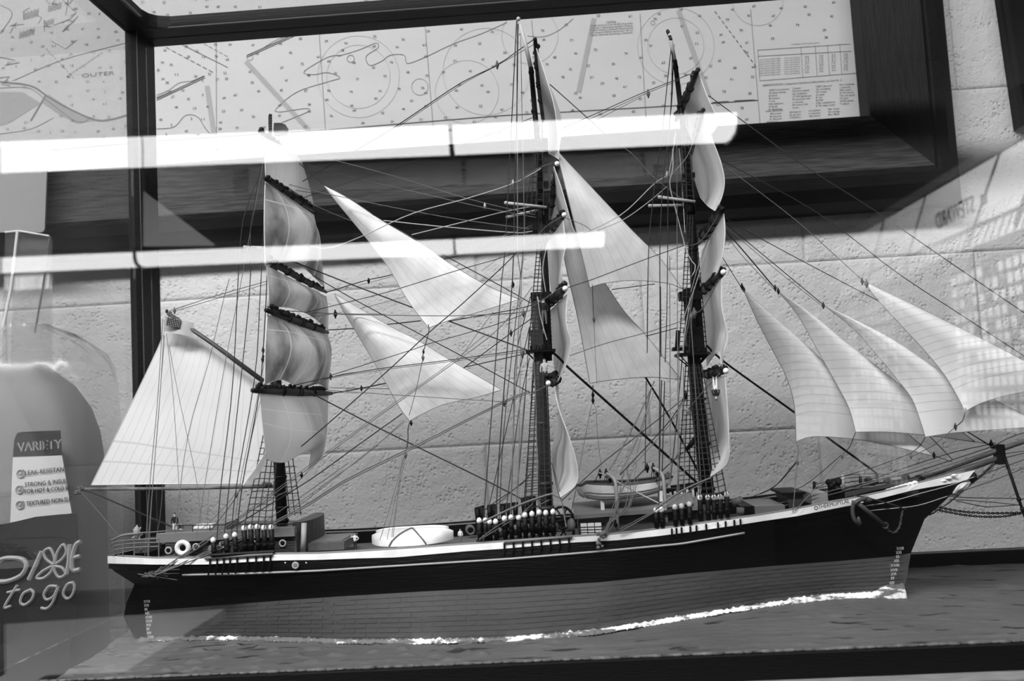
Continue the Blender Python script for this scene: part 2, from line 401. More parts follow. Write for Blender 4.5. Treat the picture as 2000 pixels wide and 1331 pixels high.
pa = RW(1915, 398, .021); pb = RW(1828, 440, .021); zz = (pa.z + pb.z) / 2
put_text(t, 'STEWARD', (xo, pa.y - .05, zz - .02), (xo, pb.y, zz - .02), .066, (-1, 0, 0), 0, 0, .003)
t.ring((xo - .001, pa.y + .03, zz + .01), .022, .006, (1, 0, 0), 4, 4)
t.build('lettering', bink, b1, kind='stuff')
g = MB()
for k, y in enumerate((yN - .02, pa.y + .17, pb.y - .07, pb.y - .55, pb.y - 1.0)):
    ribbon(g, [(xo, y, ztop), (xo, y - .30, zbot + .02)], .018 if k % 3 else .034, (-1, 0, 0))
ribbon(g, [(xo, yN, zz - .075), (xo, yFa, zz - .075)], .016, (-1, 0, 0))
for k in range(26):
    y = yN - .1 - k * .055; ribbon(g, [(xo, y, zz - .075), (xo, y - .07, zbot + .005)], .010, (-1, 0, 0))
g.build('ruled_lines', bgrey, b1)
def gridboard(label, ya, yb, z0, z1, nc, nr):
    r = wallboard('wall_planner', label, ya, yb, z0, z1); g = MB()
    for k in range(1, nc): ribbon(g, [(xo, ya + (yb - ya) * k / nc, z0), (xo, ya + (yb - ya) * k / nc, z1)], .014 if k % 4 else .024, (-1, 0, 0))
    for k in range(1, nr): ribbon(g, [(xo, ya, z0 + (z1 - z0) * k / nr), (xo, yb, z0 + (z1 - z0) * k / nr)], .014 if k % 3 else .022, (-1, 0, 0))
    for k in range(60):
        i = rnd.randrange(nc); j = rnd.randrange(nr); w = (yb - ya) / nc; h = (z1 - z0) / nr
        g.add([(xo - .0002, ya + w * (i + .1), z0 + h * (j + .15)), (xo - .0002, ya + w * (i + .9), z0 + h * (j + .15)), (xo - .0002, ya + w * (i + .9), z0 + h * (j + .8)), (xo - .0002, ya + w * (i + .1), z0 + h * (j + .8))], [(0, 3, 2, 1)], 1 if rnd.random() < .75 else 0)
    g.build('ruled_grid', [bgrey, mat('planner_cells', .6, .5, .2)], r, kind='stuff')
ya = MIR(PX(1872, 600, XR)).y
gridboard('white wall planner ruled in squares, mirrored at the right edge beside the outer jib', ya, ya + .75, EYE.z - .17, EYE.z + .44, 14, 12)
ya = MIR(PX(1757, 600, XR)).y; yb = MIR(PX(1660, 600, XR)).y
gridboard('white wall planner farther along the right wall, mirrored between the middle jibs', yb, ya, EYE.z - .45, EYE.z + .44, 10, 14)
ya = MIR(PX(1612, 600, XR)).y; yb = MIR(PX(1545, 600, XR)).y
gridboard('white wall planner farthest along the right wall, mirrored behind the inner jib', yb, ya, EYE.z - .3, EYE.z + .50, 10, 14)

# white table out in the room, mirrored over the stern; grey triangle added to make a mirrored pale patch
zt = 0.76
pR = MIR(PZ(440, 1190, zt)); pL = MIR(PZ(-150, 1237, zt))
tb = thing('white_table', ((pR + pL) / 2 + Vector((0, .3, -.76 - 0))) * 1, 'white table in the room whose top is mirrored over the ship\'s stern', 'table'); tb.location.z = 0
wt = mat('white_laminate', 0.32, 0.5, 0.3)
MB().hexa([Vector((pL.x - .4, pL.y, zt - .03)), Vector((pR.x, pR.y, zt - .03)), Vector((pR.x + .02, -1.02, zt - .03)), Vector((pL.x - .4, -1.02, zt - .03))],
          [Vector((pL.x - .4, pL.y, zt)), Vector((pR.x, pR.y, zt)), Vector((pR.x + .02, -1.02, zt)), Vector((pL.x - .4, -1.02, zt))]).build('table_top', wt, tb)
for x in (pL.x - .3, pR.x - .1):
    for y in (pL.y + .1, -1.1): MB().tube([(x, y, 0), (x, y, zt - .03)], .02, 8).build('leg', lampw, tb)
YV = 2.4
def V(x, y, yv=YV): return MIR(P(x, y, yv))
q = [V(281, 374), V(281, 482), V(422, 480)]
pen = thing('paper_pennant', ((q[0] + q[2]) / 2), 'grey triangular paper pennant hung in the room, mirrored across the left case post', 'pennant')
MB().prism(q, (0, .004, 0)).build('pennant_sheet', mat('grey_card', .6, .6, .2), pen)
MB().tube([q[0] + Vector((0, .002, -.01)), Vector((q[0].x, q[0].y + .002, ZC))], .002, 5).build('cord', bframe, pen)

# ------------------------------------------------------------------ framed chart on the wall
YC = 0.334                        # chart sheet
fz0 = P(700, 310, YC).z; fx1 = P(1669, 120, YC).x; fx0 = -1.05; fz1 = fz0 + .72
ox1 = P(1862, 180, .33).x; oz0 = P(900, 458, .33).z
chart = thing('framed_chart', ((fx0 + fx1) / 2, .35, oz0), 'large nautical chart in a wide dark wooden frame on the block wall', 'picture')
bk = WY - .001
# profile across the frame: (distance from the inner edge, Y)
wv = fx1; hw = ox1 - fx1; hz = fz0 - oz0
prof = [(0, YC - .002), (0, .302), (.006, .299), (.62, .299), (.66, .303)]
prof2 = [(.66, .303), (.68, .300), (.80, .304), (.93, .318), (1.0, .334), (1.0, bk)]
def rail(pts_in, pts_out, name, mt, mt2):
    # pts_in/pts_out: ends of the inner and outer edges of one rail
    def row(d, y): return [Vector((pts_in[k][0] + (pts_out[k][0] - pts_in[k][0]) * d, y, pts_in[k][1] + (pts_out[k][1] - pts_in[k][1]) * d)) for k in (0, 1)]
    pr = [(d if d > 1e-6 and d > .01 else d, y) for d, y in prof]
    o = MB().grid([row(d, y) for d, y in pr] + [row(.66, bk)]).build(name, mt, chart)
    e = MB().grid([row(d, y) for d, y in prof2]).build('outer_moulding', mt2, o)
    return o
hw2 = hw; oz1 = fz1 + hz; ox0 = fx0 - hw
rail([(fx0, fz0), (fx1, fz0)], [(ox0, oz0), (ox1, oz0)], 'frame_rail', woodm, woodshade)
rail([(fx1, fz0), (fx1, fz1)], [(ox1, oz0), (ox1, oz1)], 'frame_rail', woodv, woodshade)
rail([(fx1, fz1), (fx0, fz1)], [(ox1, oz1), (ox0, oz1)], 'frame_rail', woodm, woodshade)
rail([(fx0, fz1), (fx0, fz0)], [(ox0, oz1), (ox0, oz0)], 'frame_rail', woodv, woodshade)
MB().box((fx0 - .01, YC, fz0 - .01), (fx1 + .01, YC + .004, fz1 + .01)).build('chart_sheet', paper, chart)
OUT = (0, -1, 0)
def C(x, y): return P(x, y, YC - .0003)
pr = MB()      # materials: 0 ink, 1 grey, 2 pale, 3 land
def cl(pts, w=.0007, mi=0, n=None):
    q = [C(*p) for p in pts]
    if n: q = catmull(q, n)
    ribbon(pr, q, w, OUT, mi)
# graticule
for (a, b) in (((422, 68), (423, 330)), ((623, 60), (640, 320)), ((830, 48), (850, 300)), ((1038, 40), (1062, 280)), ((1250, 28), (1262, 240)), ((1466, 18), (1485, 250))): cl([a, b], .0006, 1)
cl([(-40, 306), (300, 276), (660, 252), (980, 226), (1330, 206), (1480, 196)], .0011, 0)
cl([(20, 300), (230, 283)], .0005, 1); cl([(840, 290), (925, 285)], .0014, 0); cl([(1150, 283), (1200, 281)], .0008, 1)
for a in ((1392, 200, 1423, 198), (1434, 197, 1474, 195)): cl([a[:2], a[2:]], .0009, 0)
# breakwater, channel limits
for o in (0, 3.5): cl([(306, 196 - o), (400, 152 - o)], .0009, 0); cl([(482, 112 - o), (580, 68 - o)], .0009, 0)
cl([(306, 186), (330, 176), (350, 162), (375, 158), (398, 148)], .0006, 1, 20); cl([(482, 108), (510, 96), (540, 78), (575, 66)], .0006, 1, 20)
cl([(345, 82), (445, 132)], .0008, 0)
for s in range(9): cl([(312 + s * 12, 86 + s * 6.4), (320 + s * 12, 90.3 + s * 6.4)], .0009, 0)
for s in range(6): cl([(388 + s * 10, 80 + s * 5.4), (395 + s * 10, 83.8 + s * 5.4)], .0008, 1)
for s in range(12): cl([(1396 + s * 7, 22 + s * 9.4), (1400 + s * 7, 27.5 + s * 9.4)], .0009, 0)
def circ(cx, cy, R, w=.0005, mi=1, a0=0, a1=360):
    cl([(cx + R * math.cos(math.radians(a0 + (a1 - a0) * k / 40)), cy + R * math.sin(math.radians(a0 + (a1 - a0) * k / 40))) for k in range(41)], w, mi)
for c in ((488, 112, 6), (820, 170, 16), (1275, 45, 4)): circ(*c)
for c in ((700, 150, 62), (700, 150, 80), (912, 180, 62), (950, 140, 85), (1035, 70, 55), (1320, 90, 55), (1320, 90, 75), (1480, 0, 50)): circ(*c, w=.0004, mi=2)
# depth contours
cl([(306, 252), (340, 248), (362, 226), (385, 228), (402, 252), (418, 270)], .0006, 0, 30)
cl([(668, 108), (640, 112), (594, 140), (612, 146), (640, 142), (664, 152), (640, 160), (580, 180), (540, 212), (545, 219), (598, 212), (602, 218), (550, 240)], .0006, 0, 70)
cl([(660, 110), (700, 98), (735, 84), (738, 94), (715, 110), (722, 128), (745, 120), (762, 108), (790, 108), (795, 124), (830, 112), (885, 86), (940, 66), (990, 44)], .0006, 0, 70)
cl([(1030, 70), (1060, 72), (1090, 60), (1120, 36)], .0006, 1, 20)
circ(685, 115, 7, .0006, 0); cl([(410, 298), (420, 292), (440, 294), (465, 310), (478, 296)], .0006, 1, 20)
for (a, b) in (((480, 120), (610, 262)), ((360, 280), (425, 335)), ((404, 168), (418, 265)), ((1160, 36), (1130, 180)), ((1325, 20), (1385, 190))): cl([a, b], .006, 2)
# left sheet: shore, river, piers
cl([(0, 160), (60, 168), (95, 190), (140, 215), (185, 234), (215, 234), (248, 225)], .0022, 1, 40)
cl([(0, 172), (55, 172), (90, 195), (150, 238), (180, 230)], .0008, 1, 30)
pr.add([C(95, 184), C(140, 216), C(186, 236), C(150, 242), C(118, 226), C(80, 200)], [(0, 1, 2, 3, 4, 5)], 3)
pr.add([C(0, 180), C(45, 180), C(80, 202), C(60, 214), C(20, 240), C(0, 246)], [(0, 1, 2, 3, 4, 5)], 3)
cl([(0, 262), (60, 252), (105, 230)], .0006, 1, 14); cl([(90, 185), (60, 236)], .002, 1)
cl([(100, 290), (140, 298), (165, 300), (190, 312), (185, 290), (215, 275)], .0005, 1, 20)
cl([(25, 158), (120, 118), (245, 84)], .0007, 1, 20)
for s in range(14): cl([(90 + s * 4, 95 + s * 4.2 + (s % 3) * 2), (93 + s * 4, 98 + s * 4.2)], .0008, 1)
for s in range(12): cl([(130 + s * 6, 150 - s * 4), (134 + s * 6, 147 - s * 4)], .0008, 1)
for (x, y, n, l) in ((40, 62, 9, 14), (48, 24, 9, 16), (88, 40, 6, 12), (96, 10, 8, 14)):
    for s in range(n): cl([(x + s * 3.4, y + (s % 2) * 2 - s), (x + s * 3.4 - 2, y + l - s)], .0008, 1)
for k in range(30):
    x = rnd.uniform(-20, 150); y = rnd.uniform(-40, 60); cl([(x, y), (x + rnd.uniform(-14, 14), y + rnd.uniform(-14, 14)), (x + rnd.uniform(-20, 20), y + rnd.uniform(0, 24))], .0007, 1)
cl([(0, 10), (20, 20), (22, 34), (0, 66)], .0008, 1, 12); cl([(100, 80), (128, 96), (150, 78)], .0007, 1)
cl([(0, 112), (30, 118), (10, 128), (38, 122)], .0012, 1); cl([(0, 152), (18, 150), (4, 165), (20, 168)], .0015, 1)
# soundings
def num(x, y, s, h=.0032, mi=0):
    a = C(x, y); b = a + Vector((h * .62 * len(s), 0, 0)); put_text(pr, s, a, b, h, OUT, mi)
yy = -70
while yy < 330:
    x = -30 + rnd.uniform(0, 30)
    while x < 1655:
        s = 1.2 if x > 430 else .72
        px = x + rnd.uniform(-9, 9); py = yy - (x - 800) * .055 + rnd.uniform(-9, 9)
        lim = 338 - (px - 300) * .0765
        intable = (px > 1470 and py > 80) or (480 > px > 402 and 255 < py < 300) or (1235 > px > 1145 and 38 < py < 80)
        inland = px < 110 and (py < 60 or 175 < py < 240)
        if py < lim - 12 and not intable and not inland: num(px, py, str(rnd.randint(38, 79) if px > 400 else rnd.randint(2, 52)), mi=0 if px > 300 or rnd.random() < .4 else 1)
        x += rnd.uniform(32, 52) * s
    yy += 24
def ct(s, x1, y1, x2, y2, h, mi=0): put_text(pr, s, C(x1, y1), C(x2, y2), h, OUT, mi)
ct('OUTER', 160, 152, 224, 146, .0050, 1); ct('R', 307, 141, 313, 140.6, .0045, 1); ct('BREAKWATER', 307, 193, 336, 180, .003, 0)
ct('CAUTION', 446, 268, 464, 267, .0028)
para = ['Vessels should not enter the Pilot Area unless', 'entering or departing Long Beach Channel.', 'Vessels entering Long Beach Channel should', 'pass eastward of lighted whistle buoy "LB" and', 'vessels departing should pass westward.']
for k, s in enumerate(para):
    ct(s, 416, 277 + k * 4.4, 496, 272 + k * 4.4, .0020); ct(s, 1153, 52 + k * 4.6, 1236, 46.5 + k * 4.6, .0021)
ct('CAUTION', 1184, 46, 1203, 44.8, .0028)
ct('CHANNEL BUOYS AND LIGHTS', 1545, 88, 1600, 85, .0016, 1)
for (a, b) in (((1480, 98), (1660, 86)), ((1480, 110), (1662, 100)), ((1484, 158), (1672, 143))): cl([a, b], .0006, 1)
for x in (1480, 1564, 1592, 1616, 1640): cl([(x, 97 - (x - 1480) * .066), (x + 4, 158 - (x - 1480) * .08)], .0005, 1)
for k in range(8):
    y = 118 + k * 4.4
    ct('buoy channel depth width', 1484, y, 1524, y - 3, .0018, 1); ct('from mid channel', 1532, y - 3, 1562, y - 5, .0018, 1)
    for x in (1572, 1600, 1624, 1648): ct(str(rnd.randint(10, 59)), x, y - (x - 1480) * .066, x + 8, y - (x - 1472) * .066, .0018, 1)
ct('ABBREVIATIONS (For complete list of Symbols and Abbreviations, see Chart No. 1)', 1489, 169, 1644, 158, .0023)
words = ['AERO aeronautical', 'Al alternating', 'B black', 'Bn beacon', 'C can', 'DIA diaphone', 'F fixed', 'Fl flashing', 'G green', 'IQ interrupted', 'Iso isophase', 'LT HO lighthouse', 'M nautical mile', 'm minutes', 'Mo morse code', 'N nun', 'OBSC obscured', 'Oc occulting', 'Or orange', 'Q quick', 'R red', 'Ra Ref', 'R Bn radiobeacon', 'R TR radio tower', 'Rot rotating', 's seconds', 'SEC sector', 'St M statute', 'VQ very quick', 'W white', 'WHIS whistle', 'Y yellow']
for c in range(4):
    for k in range(8):
        x = 1502 + c * 46; y = 178 + k * 5.4 - c * 3.6; w = words[c * 8 + k]; ct(w, x, y, x + 2.3 * len(w), y - .16 * len(w), .0021)
    for k in range(3): x = 1504 + c * 38; y = 224 + k * 5.4 - c * 3; ct(words[(c * 5 + k * 3) % 32], x, y, x + 22, y - 1.6, .0021)
ct('Bottom characteristics:', 1496, 219, 1530, 216.5, .0021); ct('Miscellaneous:', 1498, 240, 1520, 238.6, .0021)
pr.build('chart_print', [ink, inkg, inkl, landm], chart, kind='stuff')

# second dark picture at the right edge
xa = P(1969, 0, .33); xb = P(2000, 210, .33)
pic = thing('dark_picture_frame', (xb.x + .2, .345, xb.z - .1), 'black picture frame hanging askew on the wall at the right edge', 'picture')
d = (xa - xb).normalized(); n = Vector((d.z, 0, -d.x)); o0 = xb - d * .02
def fr(a, b, w): # bar from a to b, width toward n side
    q = (b - a).normalized(); s = Vector((q.z, 0, -q.x)); return MB().hexa([a, b, b + s * w, a + s * w], [p + Vector((0, .03, 0)) for p in (a, b, b + s * w, a + s * w)])
c0 = o0; c1 = o0 + d * .4; c2 = c1 + n * .5; c3 = c0 + n * .5
for a, b in ((c0, c1), (c1, c2), (c2, c3), (c3, c0)): fr(a, b, .05).build('frame_bar', blackwood, pic)
MB().hexa([p + Vector((0, .012, 0)) for p in (c0, c1, c2, c3)], [p + Vector((0, .026, 0)) for p in (c0, c1, c2, c3)]).build('backing', mat('dark_mat', .03, .6, .2), pic)

# ------------------------------------------------------------------ display case
CX0, CX1 = -.4216, .70; CYB = .165; ztopi = P(700, 62, CYB).z
case = thing('display_case', (0.1, 0, table_top), 'long glass display case with slim black wooden edges around the ship model', 'display case')
def bar(a, b, nm='frame_bar'): return MB().box(a, b).build(nm, blackwood, case)
yb0, yb1 = .123, CYB
def ybk(x): return 0.0
# posts with a pale bead that paints the highlight along their edge
for x0, x1 in ((CX0, CX0 + .0116), (CX1 - .0116, CX1)):
    p = bar((x0, yb0, SEA), (x1, yb1, ztopi + .012), 'corner_post')
    MB().tube([(x1 + .0004, yb0 + .0006, SEA + .002), (x1 + .0004, yb0 + .0006, ztopi)], .0006, 5).build('bead', mat('worn_edge', .09, .5, .3), p)
    bar((x0, YG - .03, SEA), (x1, YG - .002, ztopi + .012), 'corner_post')
r = bar((CX0 + .0116, yb0, ztopi), (CX1 - .0116, yb1, ztopi + .0125), 'top_rail')
MB().tube([(CX0 + .02, yb0 - .0003, ztopi + .0004), (CX1 - .02, yb0 - .0003, ztopi + .0004)], .0007, 5).build('bead', MATS['worn_edge'], r)  # highlight along the rail edge painted as a pale bead
bar((CX0, YG - .03, ztopi), (CX1, YG - .002, ztopi + .0125), 'top_rail')
bar((CX0, YG - .002, ztopi), (CX0 + .027, yb0, ztopi + .0125), 'top_rail'); bar((CX1 - .027, YG - .002, ztopi), (CX1, yb0, ztopi + .0125), 'top_rail')
cr = [(CX0 + .027, yb0), (CX0 + .027, yb0 - .02), (CX0 + .030, yb0 - .010), (CX0 + .036, yb0 - .004), (CX0 + .048, yb0)]
MB().prism([(x, y, ztopi) for x, y in cr], (0, 0, .0125)).build('corner_bracket', blackwood, case)
bar((CX0 + .0116, yb0 + .02, SEA - .01), (CX1 - .0116, yb0 + .034, SEA + .011), 'bottom_rail')
# plinth under the sea: the left end is not square
pl = [(-.3690, YG - .004), (CX1, YG - .004), (CX1, .21), (-.418, .168)]
MB().prism([(x, y, table_top) for x, y in pl], (0, 0, SEA - .012 - table_top)).build('plinth', blackwood, case)
z1 = P(2000, 1258, YG - .012).z; z2 = P(2000, 1310, YG - .012).z
MB().box((-.3690, YG - .012, z2), (CX1, YG - .004, z1 - .0005)).build('front_fascia', blackwood, case)
MB().box((-.3690, YG - .030, table_top), (CX1, YG - .004, z2)).build('base_moulding', mat('worn_moulding', .06, .5, .3, c2=.2, vscale=60, stretch=(1, 20, 20), bump=.4), case)
led = MB()
for k in range(160):
    x = -.36 + k * .0066; led.ball((x, YG - .006, z1 + .0002), rnd.uniform(.0012, .0024), 0, 6, 4, (2.6, 1, .55))
led.build('worn_lip', mat('worn_lip', .02, .7, .15, c2=.10, vscale=120), case, True, kind='stuff')
MB().box((CX0 - .12, YG - .0008, SEA - .10), (CX1 + .05, YG + .0008, ztopi + .1)).build('front_pane', panem, case)
MB().box((CX0 + .003, YG + .003, SEA + .001), (CX0 + .006, yb0, ztopi)).build('side_pane', paneleft, case)
MB().box((CX1 - .006, YG + .003, SEA + .001), (CX1 - .003, yb0, ztopi)).build('side_pane', panein, case)
MB().box((CX0 + .012, yb0 + .02, SEA + .012), (CX1 - .012, yb0 + .023, ztopi)).build('rear_pane', panein, case)
MB().box((CX0 + .028, YG + .0, ztopi + .002), (CX1 - .028, yb0, ztopi + .005)).build('top_pane', panein, case)

# ------------------------------------------------------------------ bag of paper cups, sign holder, card: left of the case
YBG = .13
def Bp(x, y, o=0.0): return P(x, y, YBG - o)
cupw = mat('cup_stack_paper', .20, .6, .3, var=.06, vscale=10); prnt = mat('bag_print_dark', .008, .35, .4); prw = mat('bag_print_white', .55, .5, .3); prg = mat('bag_print_grey', .30, .5, .3)
film = glass('bag_film', .96, .025, .2, haze=.09, hazec=.5)
bag = thing('cup_bag', (Bp(60, 1000).x, YBG + .05, table_top), 'clear plastic bag of printed paper cups standing left of the case', 'bag')
zb = table_top + .001; xr = Bp(128, 1000).x; xl = xr - .23; zt_ = Bp(100, 700).z
ys = MB(); rows = []
for k in range(15):
    z = zb + (zt_ - zb) * k / 14; s = 1 if k < 9 else [.995, .98, .95, .88, .74, .48][k - 9]; row = []
    for j in range(28):
        a = 2 * math.pi * j / 28; e = 5; cx = abs(math.cos(a)) ** (2 / e) * (1 if math.cos(a) > 0 else -1); cy = abs(math.sin(a)) ** (2 / e) * (1 if math.sin(a) > 0 else -1)
        row.append(Vector(((xl + xr) / 2 + cx * (xr - xl) / 2 * s, YBG + .058 + cy * .048 * s, z)))
    rows.append(row)
ys.grid(rows, close=True); ys.add(rows[0], [tuple(range(27, -1, -1))]); ys.add(rows[-1], [tuple(range(28))])
core = ys.build('cup_stack', cupw, bag, True)
xbl = -60
def pan(pts, mi, o): return [Bp(x, y, o) for x, y in pts]
MB().prism(pan([(28, 858), (34, 846), (44, 844), (118, 841), (121, 889), (25, 893)], 0, .001), (0, .0006, 0)).build('flavour_tag', prnt, bag)
MB().prism(pan([(25, 894), (121, 890), (140, 1003), (20, 1021)], 0, .001), (0, .0006, 0)).build('feature_panel', prw, bag)
MB().prism(pan([(xbl, 1034), (20, 1022), (70, 1010), (120, 1005), (150, 1004), (156, 1100), (150, 1222), (137, 1262), (142, 1330), (160, 1400), (xbl, 1400)], 0, .0012), (0, .0006, 0)).build('brand_band', prnt, bag)
def bt(s, x1, y1, x2, y2, hp, mtl, bold=0.0, sh=0.0, nm='lettering'):
    t = MB(); a = Bp(x1, y1, .0022); b = Bp(x2, y2, .0022); h = hp * (YBG + .75) / F; put_text(t, s, a, b, h, OUT, 0, sh, bold); return t.build(nm, mtl, bag, kind='stuff')
bt('VARIETY', 35, 883, 121, 876, 18, prw, .0002)
for (s, x1, y1, x2, y2) in (('LEAK-RESISTAN', 50, 929, 125, 921), ('STRONG & INSUL', 49, 952, 131, 944), ('FOR HOT & COLD BE', 49, 965, 138, 957), ('TEXTURED NON-SLIP', 52, 989, 142, 979)): bt(s, x1, y1, x2, y2, 9.0, prnt, .00012)
for (x, y) in ((40, 926), (38, 957), (39, 987)):
    t = MB(); t.ring(Bp(x, y, .002), 7.2 * .00053, .0006, (0, 1, 0), 20, 4); t.tube([Bp(x - 3.5, y - 1, .0022), Bp(x - .5, y + 3, .0022), Bp(x + 6, y - 8, .0022)], .0007, 4); t.build('tick_mark', prg, bag)
lg = MB()
def stroke(pts, w, n=None, closed=False):
    q = [Bp(x, y, .0026) for x, y in pts]
    if n: q = catmull(q, n)
    lg.tube(q, w * .00060 / 2, 6, 0, closed)
stroke([(-12, 1128), (2, 1094), (40, 1092), (52, 1104), (42, 1124), (12, 1136), (-14, 1135)], 8, 40)      # D
stroke([(82, 1078), (70, 1105), (57, 1133)], 8)                                                            # I
for c in ([(104, 1103), (90, 1092), (86, 1078), (98, 1072), (106, 1088), (106, 1101)], [(108, 1101), (112, 1080), (124, 1064), (130, 1078), (122, 1092), (109, 1102)],
          [(102, 1106), (84, 1116), (72, 1129), (84, 1130), (98, 1120), (104, 1108)], [(108, 1106), (122, 1110), (128, 1122), (116, 1128), (108, 1118), (106, 1108)]): stroke(c + [c[0]], 5, 36)
stroke([(137, 1064), (135, 1100), (131, 1122)], 8)
stroke([(158, 1058), (148, 1066), (141, 1096), (144, 1114), (157, 1112)], 8, 20); stroke([(143, 1090), (157, 1086)], 7)
lg.build('logo_word', prg, bag)
lg = MB()
stroke([(34, 1144), (24, 1160), (12, 1180), (10, 1188), (22, 1184)], 5, 24); stroke([(14, 1158), (40, 1152)], 4.5)
stroke([(60, 1152), (46, 1160), (40, 1176), (48, 1182), (62, 1172), (66, 1158), (58, 1151)], 5, 30)
stroke([(112, 1146), (96, 1146), (86, 1162), (92, 1172), (106, 1164), (114, 1146), (104, 1176), (92, 1189), (80, 1188)], 5, 36)
stroke([(144, 1138), (132, 1142), (124, 1160), (132, 1170), (142, 1162), (146, 1146), (142, 1137)], 5, 30)
lg.build('script_words', prg, bag)
# film wrapper with a gathered, crumpled top
fm = MB(); rows = []; xr2 = Bp(157, 1000).x; top = [(1, 1), (1, 1), (1, 1), (1, 1), (1, 1), (.995, 1), (.985, .96), (.955, .88), (.90, .75), (.80, .55), (.66, .38), (.50, .25), (.44, .2)]
zq = [zb, Bp(0, 1200).z, Bp(0, 1100).z, Bp(0, 1000).z, Bp(0, 900).z, Bp(0, 820).z, Bp(0, 760).z, Bp(0, 715).z, Bp(0, 690).z, Bp(0, 665).z, Bp(0, 645).z, Bp(0, 630).z, Bp(0, 622).z]
cxf = (xl - .02 + xr2) / 2; hx = (xr2 - xl + .02) / 2
for k, z in enumerate(zq):
    row = []
    for j in range(60):
        a = 2 * math.pi * j / 60; e = 4.2; cx = abs(math.cos(a)) ** (2 / e) * (1 if math.cos(a) > 0 else -1); cy = abs(math.sin(a)) ** (2 / e) * (1 if math.sin(a) > 0 else -1)
        w = (.0008 + .0044 * max(0, k - 5) / 7) * (noise.noise(Vector((j * .9, k * .5, 0))) + (.8 * math.sin(j * 1.9 + k) if k > 6 else 0))
        row.append(Vector((cxf + cx * (hx * top[k][0] + w), YBG + .062 + cy * (.056 * top[k][1] + w), z)))
    rows.append(row)
fm.grid(rows, close=True); fm.build('plastic_film', film, bag, True)
# paper card and clear acrylic sign holder
crd = MB(); yk = .30
def rc(x0, y0, x1, y1, r):
    q = []
    for cx, cy, a0 in ((x1 - r, y0 + r, -90), (x1 - r - 6, y1 - r, 0), (x0 + r, y1 - r, 90), (x0 + r, y0 + r, 180)):
        for k in range(5): a = math.radians(a0 + k * 22.5); q.append((cx + r * math.cos(a), cy + r * math.sin(a)))
    return q
hold = thing('sign_holder', (P(50, 600, .27).x, .27, table_top), 'clear acrylic sign holder with a white card behind the plastic bag', 'sign holder')
acry = glass('acrylic', .95, .07, .02, haze=.06, hazec=.6)
MB().prism([P(x, y, .262) for x, y in [(10, 452), (96, 460), (98, 1316), (-14, 1320)]], (0, .004, 0)).build('acrylic_front', acry, hold)
MB().prism([P(x, y, .284) for x, y in [(30, 448), (100, 462), (104, 1306), (-2, 1310)]], (0, .003, 0)).build('acrylic_back', acry, hold)
edg = mat('acrylic_edge', .75, .3, .5)  # pale colour stands in for light caught by the acrylic edges
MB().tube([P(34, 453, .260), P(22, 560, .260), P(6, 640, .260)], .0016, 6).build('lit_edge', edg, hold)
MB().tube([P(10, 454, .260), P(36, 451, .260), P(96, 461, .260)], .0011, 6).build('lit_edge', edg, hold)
MB().tube([P(98, 462, .260), P(84, 560, .260), P(68, 650, .260)], .0011, 6).build('dark_edge', bframe, hold)
cb = P(50, 600, .30)
MB().prism([P(x, y, .274) for x, y in rc(-120, 289, 93, 454, 8)], (0, .002, 0)).build('white_card', mat('white_card', .26, .5, .2), hold)
# ------------------------------------------------------------------ modelled sea
sea_m = mat('sea_plaster', .085, .6, .25)
def _seamat():
    nt = sea_m.node_tree; N = nt.nodes; L = nt.links; b = N['Principled BSDF']; geo = N.new('ShaderNodeNewGeometry')
    mp = N.new('ShaderNodeMapping'); mp.inputs['Rotation'].default_value = (0, 0, math.radians(-32)); mp.inputs['Scale'].default_value = (.35, 1.9, 1); L.new(geo.outputs['Position'], mp.inputs[0])
    def nz(sc, dt, v):
        n = N.new('ShaderNodeTexNoise'); n.inputs['Scale'].default_value = sc; n.inputs['Detail'].default_value = dt; L.new(v, n.inputs['Vector']); return n.outputs['Fac']
    def ramp(x, p0, p1, c0, c1):
        r = N.new('ShaderNodeValToRGB'); r.color_ramp.elements[0].position = p0; r.color_ramp.elements[1].position = p1; r.color_ramp.elements[0].color = (c0,) * 3 + (1,); r.color_ramp.elements[1].color = (c1,) * 3 + (1,); L.new(x, r.inputs[0]); return r.outputs[0]
    st_ = nz(75, 6, mp.outputs[0]); br = nz(260, 4, mp.outputs[0]); bg = nz(9, 4, geo.outputs['Position'])
    crack = ramp(st_, .62, .66, 1, .25)                     # dried cracks and chipped brush ridges
    tone = ramp(bg, .3, .7, .070, .105)
    mx = N.new('ShaderNodeMixRGB'); mx.blend_type = 'MULTIPLY'; mx.inputs[0].default_value = 1; L.new(tone, mx.inputs[1]); L.new(crack, mx.inputs[2]); L.new(mx.outputs[0], b.inputs['Base Color'])
    ad = N.new('ShaderNodeMath'); ad.operation = 'MULTIPLY_ADD'; ad.inputs[1].default_value = .5; L.new(br, ad.inputs[0]); L.new(crack, ad.inputs[2])
    a2 = N.new('ShaderNodeMath'); a2.operation = 'MULTIPLY_ADD'; a2.inputs[1].default_value = 1.2; L.new(st_, a2.inputs[0]); L.new(ad.outputs[0], a2.inputs[2])
    bp = N.new('ShaderNodeBump'); bp.inputs['Strength'].default_value = .7; bp.inputs['Distance'].default_value = .0022; L.new(a2.outputs[0], bp.inputs['Height']); L.new(bp.outputs[0], b.inputs['Normal'])
_seamat()
def tab(t):
    xs = [p[0] for p in t]; ys = [p[1] for p in t]
    return lambda x: float(np.interp(x, xs, ys))
yw = tab([(286, 1249), (407, 1246), (559, 1249), (670, 1253), (829, 1253), (999, 1249), (1168, 1234), (1330, 1208), (1499, 1181), (1618, 1168), (1764, 1163)])
hbw = tab([(286, .0025), (400, .016), (520, .036), (660, .056), (829, .067), (999, .0675), (1168, .063), (1330, .050), (1499, .031), (1618, .016), (1764, .0015)])
